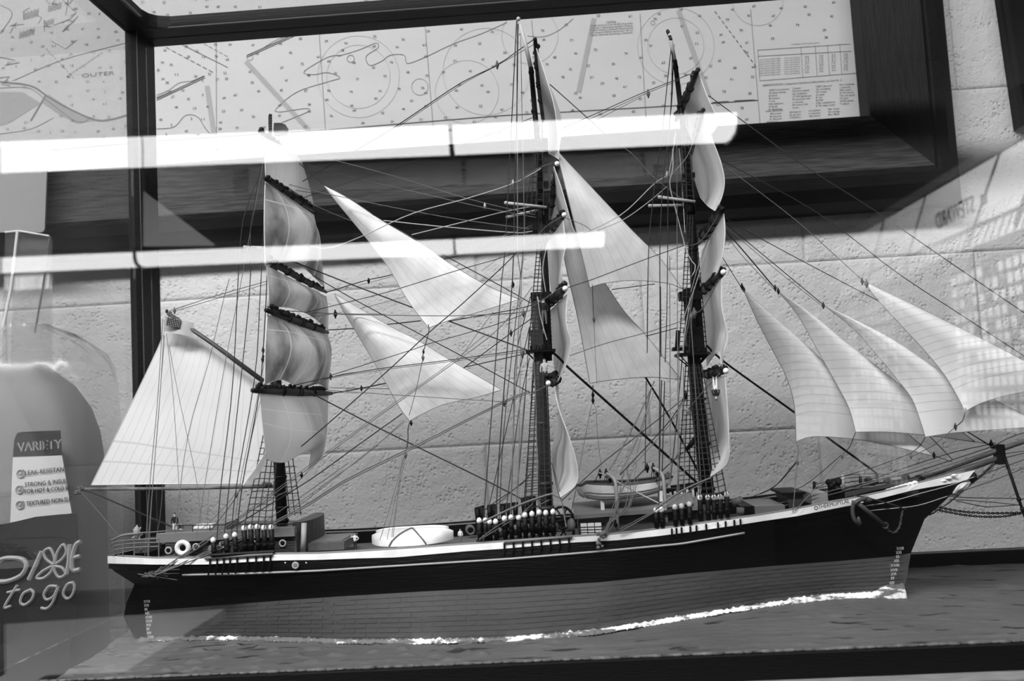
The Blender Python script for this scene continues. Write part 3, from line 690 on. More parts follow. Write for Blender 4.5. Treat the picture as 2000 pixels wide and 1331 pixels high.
_ct = [P(x, yw(x), -hbw(x)) for x in range(286, 1765, 6)]
_cx = [p.x for p in _ct]; _cz = [p.z - SEA for p in _ct]
def SL(x, y):      # the plaster is modelled up against the hull, a little higher at the bow
    t = min(1, max(0, (y + .128) / .075)); t = t * t * (3 - 2 * t)
    if y > .02: t *= max(0, 1 - (y - .02) / .10)
    z = float(np.interp(x, _cx, _cz)); e = max(0, x - _cx[-1], _cx[0] - x)
    return SEA + z * t * max(0, 1 - e / .10)
def sea_h(x, y):
    v = Vector((x * 16, y * 34, 0)); h = .0011 * noise.noise(v) + .0006 * noise.noise(v * 3.1)
    w = noise.noise(Vector((x * 55 - y * 40, y * 160 + x * 30, 5)))
    k = 1.0 if x < -.05 else .45
    if w > .28: h += k * min(.30, w - .28) * .008
    return h - .0012
sb = MB(); rows = []; nx, ny = 560, 170
def sea_xy(u, v):
    y = YG + .003 + (.142 - YG - .003) * v; xl_ = -.3670 - .038 * v + .0035 * noise.noise(Vector((v * 22, 3, 0)))
    return xl_ + (.665 - xl_) * u, y
for i in range(ny + 1):
    row = []
    for j in range(nx + 1):
        x, y = sea_xy(j / nx, i / ny); e = min(1, j / 3, (i + .6) / 2); row.append(Vector((x, y, SL(x, y) + sea_h(x, y) * 1.0 - (1 - e) * .003)))
    rows.append(row)
sb.grid(rows)
bt_ = [[Vector((rows[i][j].x, rows[i][j].y, SEA - .012)) for i, j in ((0, 0), (0, nx), (ny, nx), (ny, 0))]]
rim = [rows[0][j] for j in range(nx + 1)] + [rows[i][nx] for i in range(1, ny + 1)] + [rows[ny][j] for j in range(nx - 1, -1, -1)] + [rows[i][0] for i in range(ny - 1, 0, -1)]
sb.grid([[Vector((p.x, p.y, SEA - .012)) for p in rim], rim], close=True)
sea = sb.build('modelled_sea', sea_m, None, True)
tag(sea, 'grey brush-marked plaster sea on the plinth that the ship stands in', 'model sea')

# ------------------------------------------------------------------ the ship
ship = thing('model_ship', (-.03, 0, SEA), 'three-masted clipper ship model with dark hull and pale sails in the glass case', 'ship')
hullb = mat('hull_black', .004, .42, .12, bump=.35, bscale=60, stretch=(1, 1, 14)); hullg = mat('hull_grey', .092, .5, .35, var=.08, vscale=40)
whitep = mat('white_strake', .72, .45, .3, c2=.85, vscale=60); greyp = mat('grey_line', .34, .5, .3)
deckm = mat('deck_grey', .12, .6, .3, var=.15, vscale=150, stretch=(1, 14, 1)); inner = mat('bulwark_inner', .005, .5, .1, bump=.3, bscale=200)
black = mat('rig_black', .004, .5, .15, bump=.3, bscale=400); brown = mat('cabin_brown', .06, .45, .4, var=.2, vscale=60, stretch=(1, 6, 14), bump=.3, bscale=150)
ropd = mat('rope_dark', .035, .8, .1); ropm = mat('rope_tan', .14, .8, .1); ropl = mat('rope_pale', .42, .8, .1)
white = mat('model_white', .78, .5, .3); lightw = mat('light_wood', .42, .5, .3); boatw = mat('boat_white', .72, .5, .3, var=.10, vscale=120)
cabg = mat('cabin_grey', .17, .5, .3); skin = mat('figure_skin', .42, .6, .2); cloth_w = mat('figure_white', .70, .7, .2); cloth_d = mat('figure_dark', .015, .7, .2)

yr = tab([(211, 1087), (300, 1092), (400, 1092), (536, 1084), (617, 1083), (700, 1079), (775, 1074), (910, 1065), (985, 1060), (1118, 1050), (1200, 1045), (1280, 1036), (1343, 1028), (1427, 1016), (1490, 1007), (1553, 996.5), (1620, 983), (1664, 975.5), (1730, 961.5), (1786, 947), (1860, 929), (1905, 919)])
ysb = tab([(211, 1101), (300, 1103), (400, 1103), (536, 1095), (617, 1094), (700, 1091), (775, 1089), (910, 1077), (985, 1072), (1118, 1060), (1200, 1056), (1280, 1048), (1343, 1040), (1427, 1028), (1490, 1018), (1553, 1009), (1620, 995.5), (1664, 987), (1730, 971), (1786, 957), (1850, 946), (1890, 938)])
ym = tab([(222, 1116), (349, 1124), (480, 1121), (620, 1115.6), (775, 1106), (999, 1092), (1168, 1078), (1330, 1063), (1567, 1022), (1618, 1014), (1750, 992), (1842, 982)])
yb = tab([(285, 1194), (480, 1179), (660, 1166), (829, 1156), (999, 1148), (1168, 1138.5), (1330, 1122), (1499, 1107), (1635, 1097), (1750, 1087), (1779, 1081)])
hbd = tab([(211, .001), (220, .020), (240, .036), (280, .047), (400, .057), (600, .063), (900, .066), (1200, .064), (1400, .058), (1560, .047), (1680, .030), (1780, .014), (1860, .005), (1905, .002)])
hbm = tab([(222, .001), (235, .022), (270, .040), (400, .055), (600, .064), (900, .068), (1200, .066), (1400, .058), (1560, .043), (1680, .024), (1780, .009), (1842, .002)])
hbc = tab([(262, .002), (300, .018), (400, .044), (600, .062), (900, .068), (1200, .066), (1400, .055), (1560, .036), (1680, .018), (1805, .0015)])
hbb = tab([(285, .0025), (340, .012), (420, .030), (520, .047), (640, .060), (900, .068), (1200, .066), (1400, .052), (1560, .032), (1680, .014), (1779, .0015)])
# the deck line: (x range, y, half breadth) for each level
LV = [(211, 1903, yr, hbd), (211, 1888, ysb, lambda x: hbd(x) + .0005), (222, 1842, ym, hbm),
      (262, 1806, lambda x: ym(x) + (.30 if x > 330 else .30) * (yb(x) - ym(x)) + max(0, 300 - x) * .0, hbc), (285, 1779, yb, hbb),
      (285.5, 1772, lambda x: (yb(x) + yw(x)) / 2, lambda x: (hbb(x) + hbw(x)) / 2 + .001), (286, 1764, yw, hbw)]
NS = 96
def station(s): return (s ** 1.0)
lev = []
for (xs, xe, fy, fb) in LV:
    row = []
    for i in range(NS + 1):
        s = i / NS; s = s + .12 * math.sin(2 * math.pi * s) / (2 * math.pi) * -1 * 0; x = xs + (xe - xs) * s
        row.append(P(x, fy(x), -fb(x)))
    lev.append(row)
# finer vertical interpolation below the strake for a round bilge
def mid(a, b, t=.5): return [p.lerp(q, t) for p, q in zip(a, b)]
rows = [lev[1], mid(lev[1], lev[2]), lev[2], lev[3], mid(lev[3], lev[4]), lev[4]]
low = [lev[4], mid(lev[4], lev[5]), lev[5], mid(lev[5], lev[6]), lev[6]]
def mirr(r): return [Vector((p.x, -p.y, p.z)) for p in r]
def skin_rows(rows, flip=False):
    mb = MB(); mb.grid([list(reversed(r)) for r in rows]); mb.grid([mirr(r) for r in rows]); return mb
hull = MB()
for rs, mi in ((rows, 0), (low, 1)):
    hull.grid([list(reversed(r)) for r in rs], mi); hull.grid([mirr(r) for r in rs], mi)
for k in range(len(rows) - 1):        # close stern and stem
    for e in (0, NS): hull.add([rows[k][e], rows[k + 1][e], mirr(rows[k + 1])[e], mirr(rows[k])[e]], [(0, 1, 2, 3)], 0)
for k in range(len(low) - 1):
    for e in (0, NS): hull.add([low[k][e], low[k + 1][e], mirr(low[k + 1])[e], mirr(low[k])[e]], [(0, 1, 2, 3)], 1)
hull = hull.build('hull', [hullb, hullg], ship, True)
up = lambda r, o: [p + Vector((0, -o * (1 if p.y <= 0 else -1), 0)) for p in r]
st = MB()
for sgn in (1, -1):
    a = lev[0]; b = lev[1]; fl = (lambda r: [Vector((p.x, p.y * sgn, p.z)) for p in r])
    th = .0028
    ain = [Vector((p.x, min(p.y + th, -.0004), p.z)) for p in a]; bo = [p + Vector((0, -.0008, 0)) for p in b]; ao = [p + Vector((0, -.0008, 0)) for p in a]
    st.grid([fl(r) for r in (bo, ao, ain, [Vector((p.x, min(p.y + th, -.0004), p.z)) for p in b], b)])
st.build('white_strake', whitep, ship)
# rail cap, inner bulwark, deck
cap = MB(); inn = MB(); dk = MB(); DZ = .0105
for sgn in (1, -1):
    c = []
    for i, p in enumerate(lev[0]): c.append(Vector((p.x, (min(p.y + .0014, 0)) * sgn, p.z + .0004)))
    cap.tube(c[1:-1], .0011, 5)
    a = [Vector((p.x, min(p.y + .0030, -.0003) * sgn, p.z)) for p in lev[0]]; b = [Vector((p.x, p.y, p.z - DZ)) for p in a]
    inn.grid([a, b] if sgn < 0 else [b, a])
cap.build('rail_cap', cabg, ship, True)
inn.build('inner_bulwark', inner, ship)
dk.grid([[Vector((p.x, min(p.y + .0031, -.0003), p.z - DZ)) for p in lev[0]], [Vector((p.x, 0, p.z - DZ + .0015)) for p in lev[0]], [Vector((p.x, -min(p.y + .0031, -.0003), p.z - DZ)) for p in lev[0]]])
deck = dk.build('deck', deckm, ship)
# dark inner bulwark shows above the far rail: raised far bulwark rail
fb_ = MB(); top = [];
for i, p in enumerate(lev[0]): top.append(Vector((p.x, max(-p.y - .0014, .0003), p.z + .0004)))
fb_.tube([p + Vector((0, 0, .0012)) for p in top[2:-2]], .0011, 5); fb_.build('far_rail', inner, ship, True)
# moulding
ml = MB(); ml.tube([p + Vector((0, -.0003, 0)) for p in lev[2][8:74]], .00085, 5); ml.tube([Vector((p.x, -p.y + .0003, p.z)) for p in lev[2][8:74]], .00085, 5)
ml.build('grey_moulding', greyp, ship, True)
# copper sheathing plates on the near side
def hullpt(u, v):           # u along, v down the grey underbody
    i = u * NS; k = min(int(i), NS - 1); w = i - k; j = v * 4; jj = min(int(j), 3); q = j - jj
    a = low[jj][k].lerp(low[jj][k + 1], w); b = low[jj + 1][k].lerp(low[jj + 1][k + 1], w); return a.lerp(b, q)
NR, NC = 9, 32
for r in range(NR):
    for c in range(NC):
        u0 = .06 + (c + (.5 if r % 2 else 0)) / NC * .93; u1 = min(u0 + .90 * .93 / NC, .995); v0 = (r + .06) / NR * .93; v1 = (r + .90) / NR * .93
        if u0 >= .985: continue
        pts = [hullpt(u0, v1), hullpt(u1, v1), hullpt(u1, v0), hullpt(u0, v0)]
        o = .00020 + rnd.random() * .00012
        MB().hexa([p + Vector((0, .0004, 0)) for p in pts], [p + Vector((0, -o, 0)) for p in pts]).build('sheathing_plate', hullg, hull)
# rudder and sternpost
rd = [P(x, y, -.003) for x, y in [(264, 1139), (286, 1146), (288, 1250), (262, 1246), (241, 1206), (247, 1178)]]
MB().prism(rd, (0, .006, 0)).build('rudder', hullb, ship)
# draft marks
dm = MB()
for k, s in enumerate(['XXII', 'XXI', 'XX', 'XIX', 'XVIII', 'XVII', 'XVI', 'XV', 'XIV']):
    x = [1751, 1750, 1750, 1746, 1739, 1739, 1740, 1740, 1737][k]; y = [1075, 1083, 1091, 1099, 1108, 1117, 1125, 1133, 1142][k]; w = 3.4 * len(s)
    hb = .006 + max(0, (1765 - x)) * .0002; put_text(dm, s, P(x, y, -hb), P(x + w, y - 1, -hb), .0022, OUT, 0, 0, .0001)
for k, s in enumerate(['XXII', 'XXI', 'XX', 'XIX', 'XVIII', 'XVII', 'XVI', 'XV', 'XIV', 'XIII']):
    x = 281 + k * .75; y = 1178 + k * 7.7; put_text(dm, s, P(x, y, -.010 - .001 * k * 0), P(x + 3.0 * len(s) if len(s) < 5 else x + 13, y - .5, -.010), .0021, OUT, 0, 0, .0001)
dm.build('draft_marks', mat('mark_white', .6, .6, .2), ship, kind='stuff')
nm = MB(); put_text(nm, 'THERMOPYLAE', P(1599, 995, -.0485), P(1659, 982.5, -.0365), .0030, (-.2, -1, 0), 0, 0, .00012)
a = P(1594, 993, -.0495); nm.ring(a, .0014, .0004, (0, 1, 0), 5, 4)
nm.build('name_lettering', mat('name_ink', .05, .6, .2), ship, kind='stuff')

# white putty and paint foam where hull meets sea
fo = MB(); rows_ = []
path = [(276, 1258), (300, 1252), (330, 1251), (407, 1247), (480, 1247), (559, 1250), (670, 1256), (760, 1258), (829, 1257), (920, 1255), (999, 1253), (1080, 1246), (1168, 1238), (1250, 1224), (1330, 1211), (1420, 1194), (1499, 1183), (1560, 1174), (1618, 1169), (1690, 1164), (1740, 1163), (1763, 1161)]
fy = tab(path); n = 700
for i in range(n + 1):
    x = 276 + (1764 - 276) * i / n; hb = hbw(max(x, 286)) + .0015; c = P(max(x, 287), yw(max(x, 287)), -hbw(max(x, 287))) + Vector((min(0, x - 287) * .00042, -.0016, 0))
    g = noise.noise(Vector((x * .03, 0, 0))); g2 = noise.noise(Vector((x * .11, 7, 0)))
    w = .0030 + .0015 * g + .0015 * g2 + (.0030 if x > 1690 else 0) + (.0012 if 1040 < x < 1200 else 0); h = max(.0014, .0026 + .0016 * g2 + (.0075 * min(1, (x - 1690) / 50) if x > 1690 else 0) + (.0015 if 1540 < x < 1700 else 0))
    row = []
    for k in range(9):
        a = math.pi * k / 8; q = .0007 * noise.noise(Vector((x * .35, k * .9, 3))) + .0006 * noise.noise(Vector((x * .9, k * 1.7, 9)))
        row.append(Vector((c.x, c.y - math.cos(a) * w + q, c.z - .0016 + math.sin(a) * h + q + .0008)))
    rows_.append(row)
fo.grid(rows_)
foam = mat('foam_putty', .80, .6, .2)
def _f():
    nt = foam.node_tree; N = nt.nodes; L = nt.links; tc = N.new('ShaderNodeNewGeometry'); n = N.new('ShaderNodeTexNoise'); n.inputs['Scale'].default_value = 55; n.inputs['Detail'].default_value = 6
    n.inputs['Roughness'].default_value = .7; mp = N.new('ShaderNodeMapping'); mp.inputs['Scale'].default_value = (.6, 1, 2.2); L.new(tc.outputs['Position'], mp.inputs[0]); L.new(mp.outputs[0], n.inputs['Vector'])
    sx = N.new('ShaderNodeSeparateXYZ'); L.new(tc.outputs['Position'], sx.inputs[0]); mr = N.new('ShaderNodeMapRange'); mr.inputs[1].default_value = -.36; mr.inputs[2].default_value = .25; mr.inputs[3].default_value = -.10; mr.inputs[4].default_value = .045
    L.new(sx.outputs[0], mr.inputs[0]); ad = N.new('ShaderNodeMath'); L.new(n.outputs['Fac'], ad.inputs[0]); L.new(mr.outputs[0], ad.inputs[1])
    r = N.new('ShaderNodeValToRGB'); r.color_ramp.elements[0].position = .475; r.color_ramp.elements[1].position = .53; r.color_ramp.elements[0].color = (.13, .13, .13, 1); r.color_ramp.elements[1].color = (.85, .85, .85, 1)
    L.new(ad.outputs[0], r.inputs[0]); L.new(r.outputs[0], N['Principled BSDF'].inputs['Base Color'])
_f()
fo.build('bow_wave_putty', foam, ship, True)

# ------------------------------------------------------------------ spars
def spar(name, pts, rpx, mtl=black, Y=0.0, bands=(), n=10, parent=None, Ys=None):
    mb = MB(); q = [P(x, y, Ys[i] if Ys else Y) for i, (x, y) in enumerate(pts)]
    rs = [r * (p.y + .75) / F for r, p in zip(rpx, q)]; mb.tube(q, rs, n)
    for t in bands:
        a = q[0].lerp(q[-1], t); d = (q[-1] - q[0]).normalized(); r = rs[0] * (1 - t) + rs[-1] * t; mb.tube([a - d * .0012, a + d * .0012], r * 1.18, n)
    return mb.build(name, mtl, parent or ship, True)
# mizzen
spar('lower_mast', [(553, 1060), (545, 900), (536, 640)], [11, 11, 9.5], bands=(.05, .1, .16, .22, .3))
spar('topmast', [(541, 760), (534, 500), (531, 360)], [8, 7, 5], bands=(.3, .6)); spar('topgallant_mast', [(533, 420), (529, 300), (527, 228)], [5, 4, 3])
# main
spar('lower_mast', [(1071, 1040), (1058, 800), (1046, 572)], [13, 12.5, 10.5], mat('mast_brown', .03, .45, .4, var=.3, vscale=50), bands=(.02, .06, .1, .2, .45))
spar('topmast', [(1071, 705), (1066, 560), (1056, 395)], [8, 8, 6.5], bands=(.4, .75))
spar('topgallant_mast', [(1060, 440), (1052, 300), (1037, 132)], [6.5, 6, 5], bands=(.25, .5, .72, .97))
p = spar('pole_mast', [(1037, 134), (1026, 85), (1015, 46)], [4.5, 4, 3], lightw)
t = MB(); t.ball(P(1012.5, 37, 0), .0019); t.ball(P(1014, 46, 0), .0016); t.build('truck', lightw, p, True)
# fore
spar('lower_mast', [(1386, 1000), (1364, 800), (1344, 565)], [13, 14, 11], bands=(.05, .1, .3, .5))
spar('topmast', [(1369, 700), (1357, 540), (1347, 400)], [9, 9, 8], bands=(.3, .5, .7))
spar('topgallant_mast', [(1352, 420), (1337, 270), (1318, 118)], [8, 6, 4.5], bands=(.2, .45, .7, .95))
p = spar('pole_mast', [(1318, 121), (1312, 90), (1307, 66)], [4, 4, 4], lightw)
t = MB()
for k in range(7): t.ball(P(1304 + k * 1.0, 61 + k * 2.6, rnd.uniform(-.001, .001)), .0016)
t.build('truck', ropd, p, True)
# tops, caps, crosstrees
def top_platform(cx, cy, w, hgt=5, rail=0):
    mb = MB(); a = P(cx, cy, 0); W_ = w * .00043 / 2; D_ = W_ * .9
    pts = [(-W_, -D_), (W_ * .7, -D_), (W_, -D_ * .4), (W_, D_ * .4), (W_ * .7, D_), (-W_, D_)]
    mb.prism([a + Vector((x, y, 0)) for x, y in pts], (0, 0, -hgt * .00043))
    o = mb.build('top_platform', black, ship); q = MB()
    for x, y in pts: q.tube([a + Vector((x * .95, y * .95, -.001)), a + Vector((x * .25, y * .3, -.011))], .0006, 4)
    for x in (-.6, -.2, .2, .6): q.box(a + Vector((x * W_ - .0012, -D_, -.0005)), a + Vector((x * W_ + .0012, -D_ + .0015, .0035)))
    q.build('futtock_fittings', black, o); return o
top_platform(545, 762, 52); top_platform(1056, 684, 58); top_platform(1353, 690, 64)
def boxpx(name, x0, y0, x1, y1, Ya, Yb, mtl, parent=None, bev=0):
    a = P(x0, y0, Ya); b = P(x1, y1, Ya); mb = MB(); mb.box((a.x, Ya, a.z), (b.x, Yb, b.z)); return mb.build(name, mtl, parent or ship)
boxpx('mast_doubling', 1035, 645, 1062, 682, -.009, .009, MATS['mast_brown']); boxpx('mast_doubling', 1060, 652, 1074, 684, -.007, .007, black)
boxpx('mast_doubling', 1340, 640, 1376, 690, -.009, .009, black); boxpx('mast_cap', 1036, 572, 1078, 584, -.005, .005, black); boxpx('mast_cap', 1327, 570, 1372, 584, -.005, .005, black)
boxpx('mast_cap', 1048, 355, 1072, 365, -.004, .004, black); boxpx('mast_cap', 1334, 338, 1358, 346, -.004, .004, black); boxpx('mast_cap', 1046, 383, 1070, 392, -.006, .006, black)
spar('lantern_pole', [(1325, 646), (1322, 680)], [5, 4], Y=-.012); boxpx('mast_fitting', 1314, 679, 1345, 684, -.012, -.004, black)
for pts, Y in (([(988, 396.5), (1068, 405)], -.012), ([(991, 424), (1050, 411)], .008), ([(1288, 385), (1358, 394)], -.012), ([(1269, 402), (1334, 401)], .008), ([(478, 483), (522, 484)], -.006)):
    sp_ = spar('crosstree_outrigger', pts, [3, 2.5], lightw, Y); MB().ball(P(*pts[0], Y), .0016).build('outrigger_tip', lightw, sp_, True)

def yard(pn, pf, Yn, Yf, r=6, tip=None, bumps=26, lab=None):
    a = P(*pn, Yn); b = P(*pf, Yf); k = .00043; mb = MB(); q = [a.lerp(b, t) for t in (0, .12, .35, .5, .65, .88, 1)]
    mb.tube(q, [r * k * s for s in (.55, .75, .98, 1.05, .98, .75, .5)], 10)
    o = mb.build('yard', black, ship, True); g = MB(); L_ = (b - a).length
    for i in range(bumps):
        t = .04 + .92 * i / bumps; c = a.lerp(b, t) + Vector((rnd.uniform(-1, 1) * .0016, rnd.uniform(-1, 1) * .001, rnd.uniform(.5, 1.5) * r * k)); g.ball(c, rnd.uniform(.0012, .0024), 0, 6, 4)
    for t in (.3, .48, .52, .7): c = a.lerp(b, t); g.ring(c, r * k * 1.1, .0006, b - a, 8, 4)
    g.tube([a.lerp(b, t) + Vector((0, 0, r * k * 1.2)) for t in (.05, .3, .5, .7, .95)], .0004, 4)
    g.build('gasket_lashings', black, o, True)
    if tip: MB().ball(a, tip * k).build('yard_tip', white, o, True, 'white yard end')
    return o
XM = -.217
def ym_(x, y, X=XM): return PX(x, y, X).y
def mzy(pn, pf, r, X=XM, **k): return yard(pn, pf, ym_(*pn, X), ym_(*pf, X), r, **k)
mzy((505, 257), (553, 287), 3, bumps=8); mzy((517, 348), (613, 412), 5.5, bumps=40); mzy((521, 510), (637, 571), 6, bumps=40); mzy((520, 606), (640, 650), 7.5, bumps=60); mzy((494, 763), (647, 769), 8, X=-.218, bumps=60)
spar('lashed_bundle', [(535, 607), (568, 618)], [6, 5], black, -.05)
yard((1045, 76), (1061, 238), -.085, .07, 6, bumps=14); yard((1088, 320), (1074, 428), -.085, .06, 6, tip=4.5, bumps=20); yard((1102, 420), (1068, 462), -.095, .08, 7, tip=4.5, bumps=24)
yard((1104, 564), (1066, 600), -.10, .09, 8, tip=5, bumps=30); yard((1071, 749), (1092, 738), -.108, .10, 9, tip=4.5, bumps=24)
yard((1362, 139), (1320, 236), -.085, .07, 6.5, bumps=24); yard((1371, 219), (1352, 300), -.09, .07, 6.5, bumps=18); yard((1412, 408), (1362, 478), -.095, .08, 8, bumps=30)
yard((1413, 532), (1364, 578), -.10, .09, 8, tip=5, bumps=26); yard((1418, 725), (1370, 735), -.108, .10, 7, tip=5, bumps=26)
# gaff, boom, bowsprit
o = spar('gaff', [(328, 612), (420, 675), (514, 745)], [4, 4.6, 5], mat('gaff_brown', .06, .45, .4, var=.3, vscale=80), -.004)
t = MB()
for k in range(8): t.ball(P(324 + rnd.uniform(0, 10), 608 + rnd.uniform(-2, 12), .003), .0013)
t.build('peak_lashing', ropd, o, True)
o = spar('spanker_boom', [(150, 956), (340, 955), (550, 950)], [3, 3.3, 3.6], mat('boom_brown', .05, .5, .35, c2=.2, vscale=60), .004)
t = MB()
for k in range(14): t.ball(P(146 + rnd.uniform(0, 16), 956 + rnd.uniform(-5, 12), .003), .0012)
for k in range(12): t.ball(P(528 + rnd.uniform(-14, 16), 945 + rnd.uniform(-4, 8), .002), .0014)
t.build('boom_lashing', ropm, o, True)
bw = mat('bowsprit_wood', .045, .4, .4, c2=.09, vscale=60, stretch=(3, 20, 20))
spar('bowsprit', [(1788, 951), (1870, 922), (1952, 895)], [8, 6.5, 5], bw, 0)
spar('jibboom', [(1786, 936), (1870, 908), (1952, 879), (2060, 842)], [5.5, 5.5, 5, 4], bw, 0)
mb = MB(); a = P(1952, 888, 0); mb.box(a + Vector((-.003, -.004, -.008)), a + Vector((.003, .004, .008))); mb.build('bowsprit_cap', black, ship)
o = spar('dolphin_striker', [(1959, 884), (1990, 976), (2002, 1012)], [3, 2.8, 2], black, 0); t = MB(); t.ball(P(1990, 976, 0), .002); t.ball(P(1997, 995, 0), .002); t.build('chain_eye', black, o, True)

# ------------------------------------------------------------------ sails
SAILS = []
def sail(top, right, bottom, left, mtl, bulge=(0, 0, 0), nu=22, nv=26, lab=None, rope=.8, ropem=None, exp=1.0):
    """edges as lists of (x, y, Y) in the photograph; top may be a single apex"""
    g = lambda e, n: catmull([P(*q) for q in e], n)
    T = g(top, nu + 1); Bm = g(bottom, nu + 1); Lf = g(left, nv + 1); Rt = g(right, nv + 1)
    c00, c10, c01, c11 = T[0], T[-1], Bm[0], Bm[-1]; b = Vector(bulge); rows = []; uv = []
    for j in range(nv + 1):
        v = j / nv; row = []
        for i in range(nu + 1):
            u = i / nu
            p = T[i] * (1 - v) + Bm[i] * v + Lf[j] * (1 - u) + Rt[j] * u - (c00 * (1 - u) * (1 - v) + c10 * u * (1 - v) + c01 * (1 - u) * v + c11 * u * v)
            row.append(p + b * (math.sin(math.pi * u) * math.sin(math.pi * v ** exp))); uv.append((u, v))
        rows.append(row)
    mb = MB(); mb.grid(rows); mb.uv = uv; o = mb.build('sail', mtl, ship, True, lab)
    r = MB(); edge = rows[0][:] + [rw[-1] for rw in rows[1:]] + rows[-1][-2::-1] + [rw[0] for rw in rows[-2:0:-1]]
    e2 = [edge[0]]
    for q in edge[1:]:
        if (q - e2[-1]).length > 1e-4: e2.append(q)
    if (e2[0] - e2[-1]).length < 1e-4: e2.pop()
    r.tube(e2, rope * .00043, 5, 0, True); r.build('bolt_rope', ropem or MATS['sail_rope'], o, True); return o
mat('sail_rope', .62, .7, .1); mat('sail_rope_dark', .25, .7, .1)
sm_sq = sailmat('square_sail', .80, 5, (.22,), stain=.36, trans=.22, sscale=20, sw=.034, seamc=.92, rw=.008); sm_sq3 = sailmat('square_sail_reefed', .82, 4, (.22, .44), stain=.10, trans=.22, sw=.03, seamc=.95, rw=.006)
sm_thin = sailmat('thin_sail', .66, 6, (), stain=.10, trans=.5); sm_fore = sailmat('fore_sail', .74, 5, (), stain=.12, trans=.34); sm_sp = sailmat('spanker_cloth', .88, 17, (.74, .86), stain=.05, trans=.18, rowc=.45, sw=.016)
sm_st = sailmat('staysail_cloth', .86, 9, (), stain=.08, trans=.22, sscale=50, rowc=.55, sw=.022); sm_jib = sailmat('jib_cloth', .86, 2, tuple(.08 + .055 * k for k in range(15)), rw=.0035, stain=.05, trans=.28, rowc=.5)
def mz(x, y, X=XM): return (x, y, ym_(x, y, X))
sail([mz(508, 262), mz(553, 289)], [mz(553, 289), mz(585, 312), mz(600, 350), mz(613, 400)], [mz(518, 345), mz(560, 366), mz(613, 402)], [mz(508, 262), mz(516, 290), mz(519, 345)], sm_thin, (.008, 0, 0), lab='small uppermost mizzen sail, thin and see-through')
sail([mz(518, 356), mz(613, 420)], [mz(613, 420), mz(625, 485), mz(633, 560)], [mz(518, 520), mz(575, 512), mz(600, 530), mz(633, 562)], [mz(518, 356), mz(516, 430), mz(518, 520)], sm_sq, (.016, 0, 0), lab='mizzen topgallant sail with a puckered loose foot')
sail([mz(521, 520), mz(637, 580)], [mz(637, 580), mz(641, 610), mz(640, 645)], [mz(525, 600), mz(570, 602), mz(612, 620), mz(640, 645)], [mz(521, 520), mz(524, 560), mz(525, 600)], sm_sq, (.010, 0, 0), lab='shallow upper topsail on the mizzen mast')
sail([mz(522, 615), mz(640, 655)], [mz(640, 655), mz(647, 690), mz(640, 763)], [mz(517, 752), mz(550, 742), mz(590, 757), mz(622, 750), mz(640, 763)], [mz(522, 615), mz(518, 680), mz(517, 752)], sm_sq, (.014, 0, 0), lab='lower topsail on the mizzen mast with stained patches')
X5 = -.2175
sail([mz(508, 771, X5), mz(641, 769, X5)], [mz(641, 769, X5), mz(638, 840, X5), mz(628, 892, X5), mz(598, 925, X5)], [mz(520, 897, X5), mz(538, 903, X5), mz(560, 902, X5), mz(590, 886, X5), mz(606, 882, X5), mz(603, 905, X5), mz(598, 925, X5)], [mz(508, 771, X5), mz(513, 830, X5), mz(520, 897, X5)], sm_sq3, (.010, 0, 0), nu=40, nv=30, lab='square course sail on the mizzen mast with an arched foot')
sail([mz(519, 882, X5)], [mz(519, 882, X5), mz(520, 899, X5), mz(503, 930, X5), mz(481, 945, X5)], [mz(474, 948, X5), mz(481, 945, X5)], [mz(519, 882, X5), mz(500, 914, X5), mz(474, 948, X5)], sm_fore, lab='shaded clew of the mizzen course drawn down to the boom', rope=.5)
Z0 = .006
sail([(323, 622, Z0), (372, 650, Z0), (512, 748, Z0)], [(512, 748, Z0), (519, 850, Z0), (521, 900, Z0), (480, 945, Z0)], [(178, 948, Z0), (240, 947, Z0), (330, 946, Z0), (480, 945, Z0)], [(323, 622, Z0), (316, 662, Z0), (256, 790, Z0), (178, 948, Z0)], sm_sp, (0, -.0015, 0), nu=34, nv=34, lab='large four-sided spanker sail behind the mizzen mast')
# main square sails, seen nearly edge on
sail([(1048, 95, -.08), (1064, 232, .06)], [(1064, 232, .06), (1070, 262, .065), (1072, 300, .07)], [(1093, 312, -.08), (1085, 316, 0), (1072, 316, .07)], [(1048, 95, -.08), (1066, 150, -.083), (1084, 215, -.084), (1093, 312, -.08)], sm_thin, (.008, 0, 0), lab='royal sail at the head of the main mast')
sail([(1082, 326, -.08), (1072, 400, .05)], [(1072, 400, .05), (1078, 430, .06), (1084, 450, .06)], [(1122, 456, -.085), (1100, 462, 0), (1084, 450, .06)], [(1082, 326, -.08), (1097, 370, -.083), (1114, 430, -.085), (1122, 456, -.085)], sm_thin, (.004, 0, 0), lab='topgallant sail on the main mast')
sail([(1100, 432, -.09), (1068, 478, .07)], [(1068, 478, .07), (1071, 520, .07), (1076, 570, .07)], [(1103, 564, -.09), (1090, 572, 0), (1076, 570, .07)], [(1100, 432, -.09), (1104, 480, -.095), (1096, 530, -.095), (1103, 564, -.09)], sm_thin, (.004, 0, 0), lab='upper topsail on the main mast above the seated sailor')
sail([(1108, 575, -.095), (1076, 606, .08)], [(1076, 606, .08), (1078, 660, .08), (1082, 720, .08)], [(1088, 747, -.09), (1092, 738, 0), (1082, 720, .08)], [(1108, 575, -.095), (1106, 630, -.1), (1115, 672, -.1), (1106, 712, -.098), (1088, 747, -.09)], sm_thin, (.004, 0, 0), lab='lower topsail on the main mast beside the mast top')
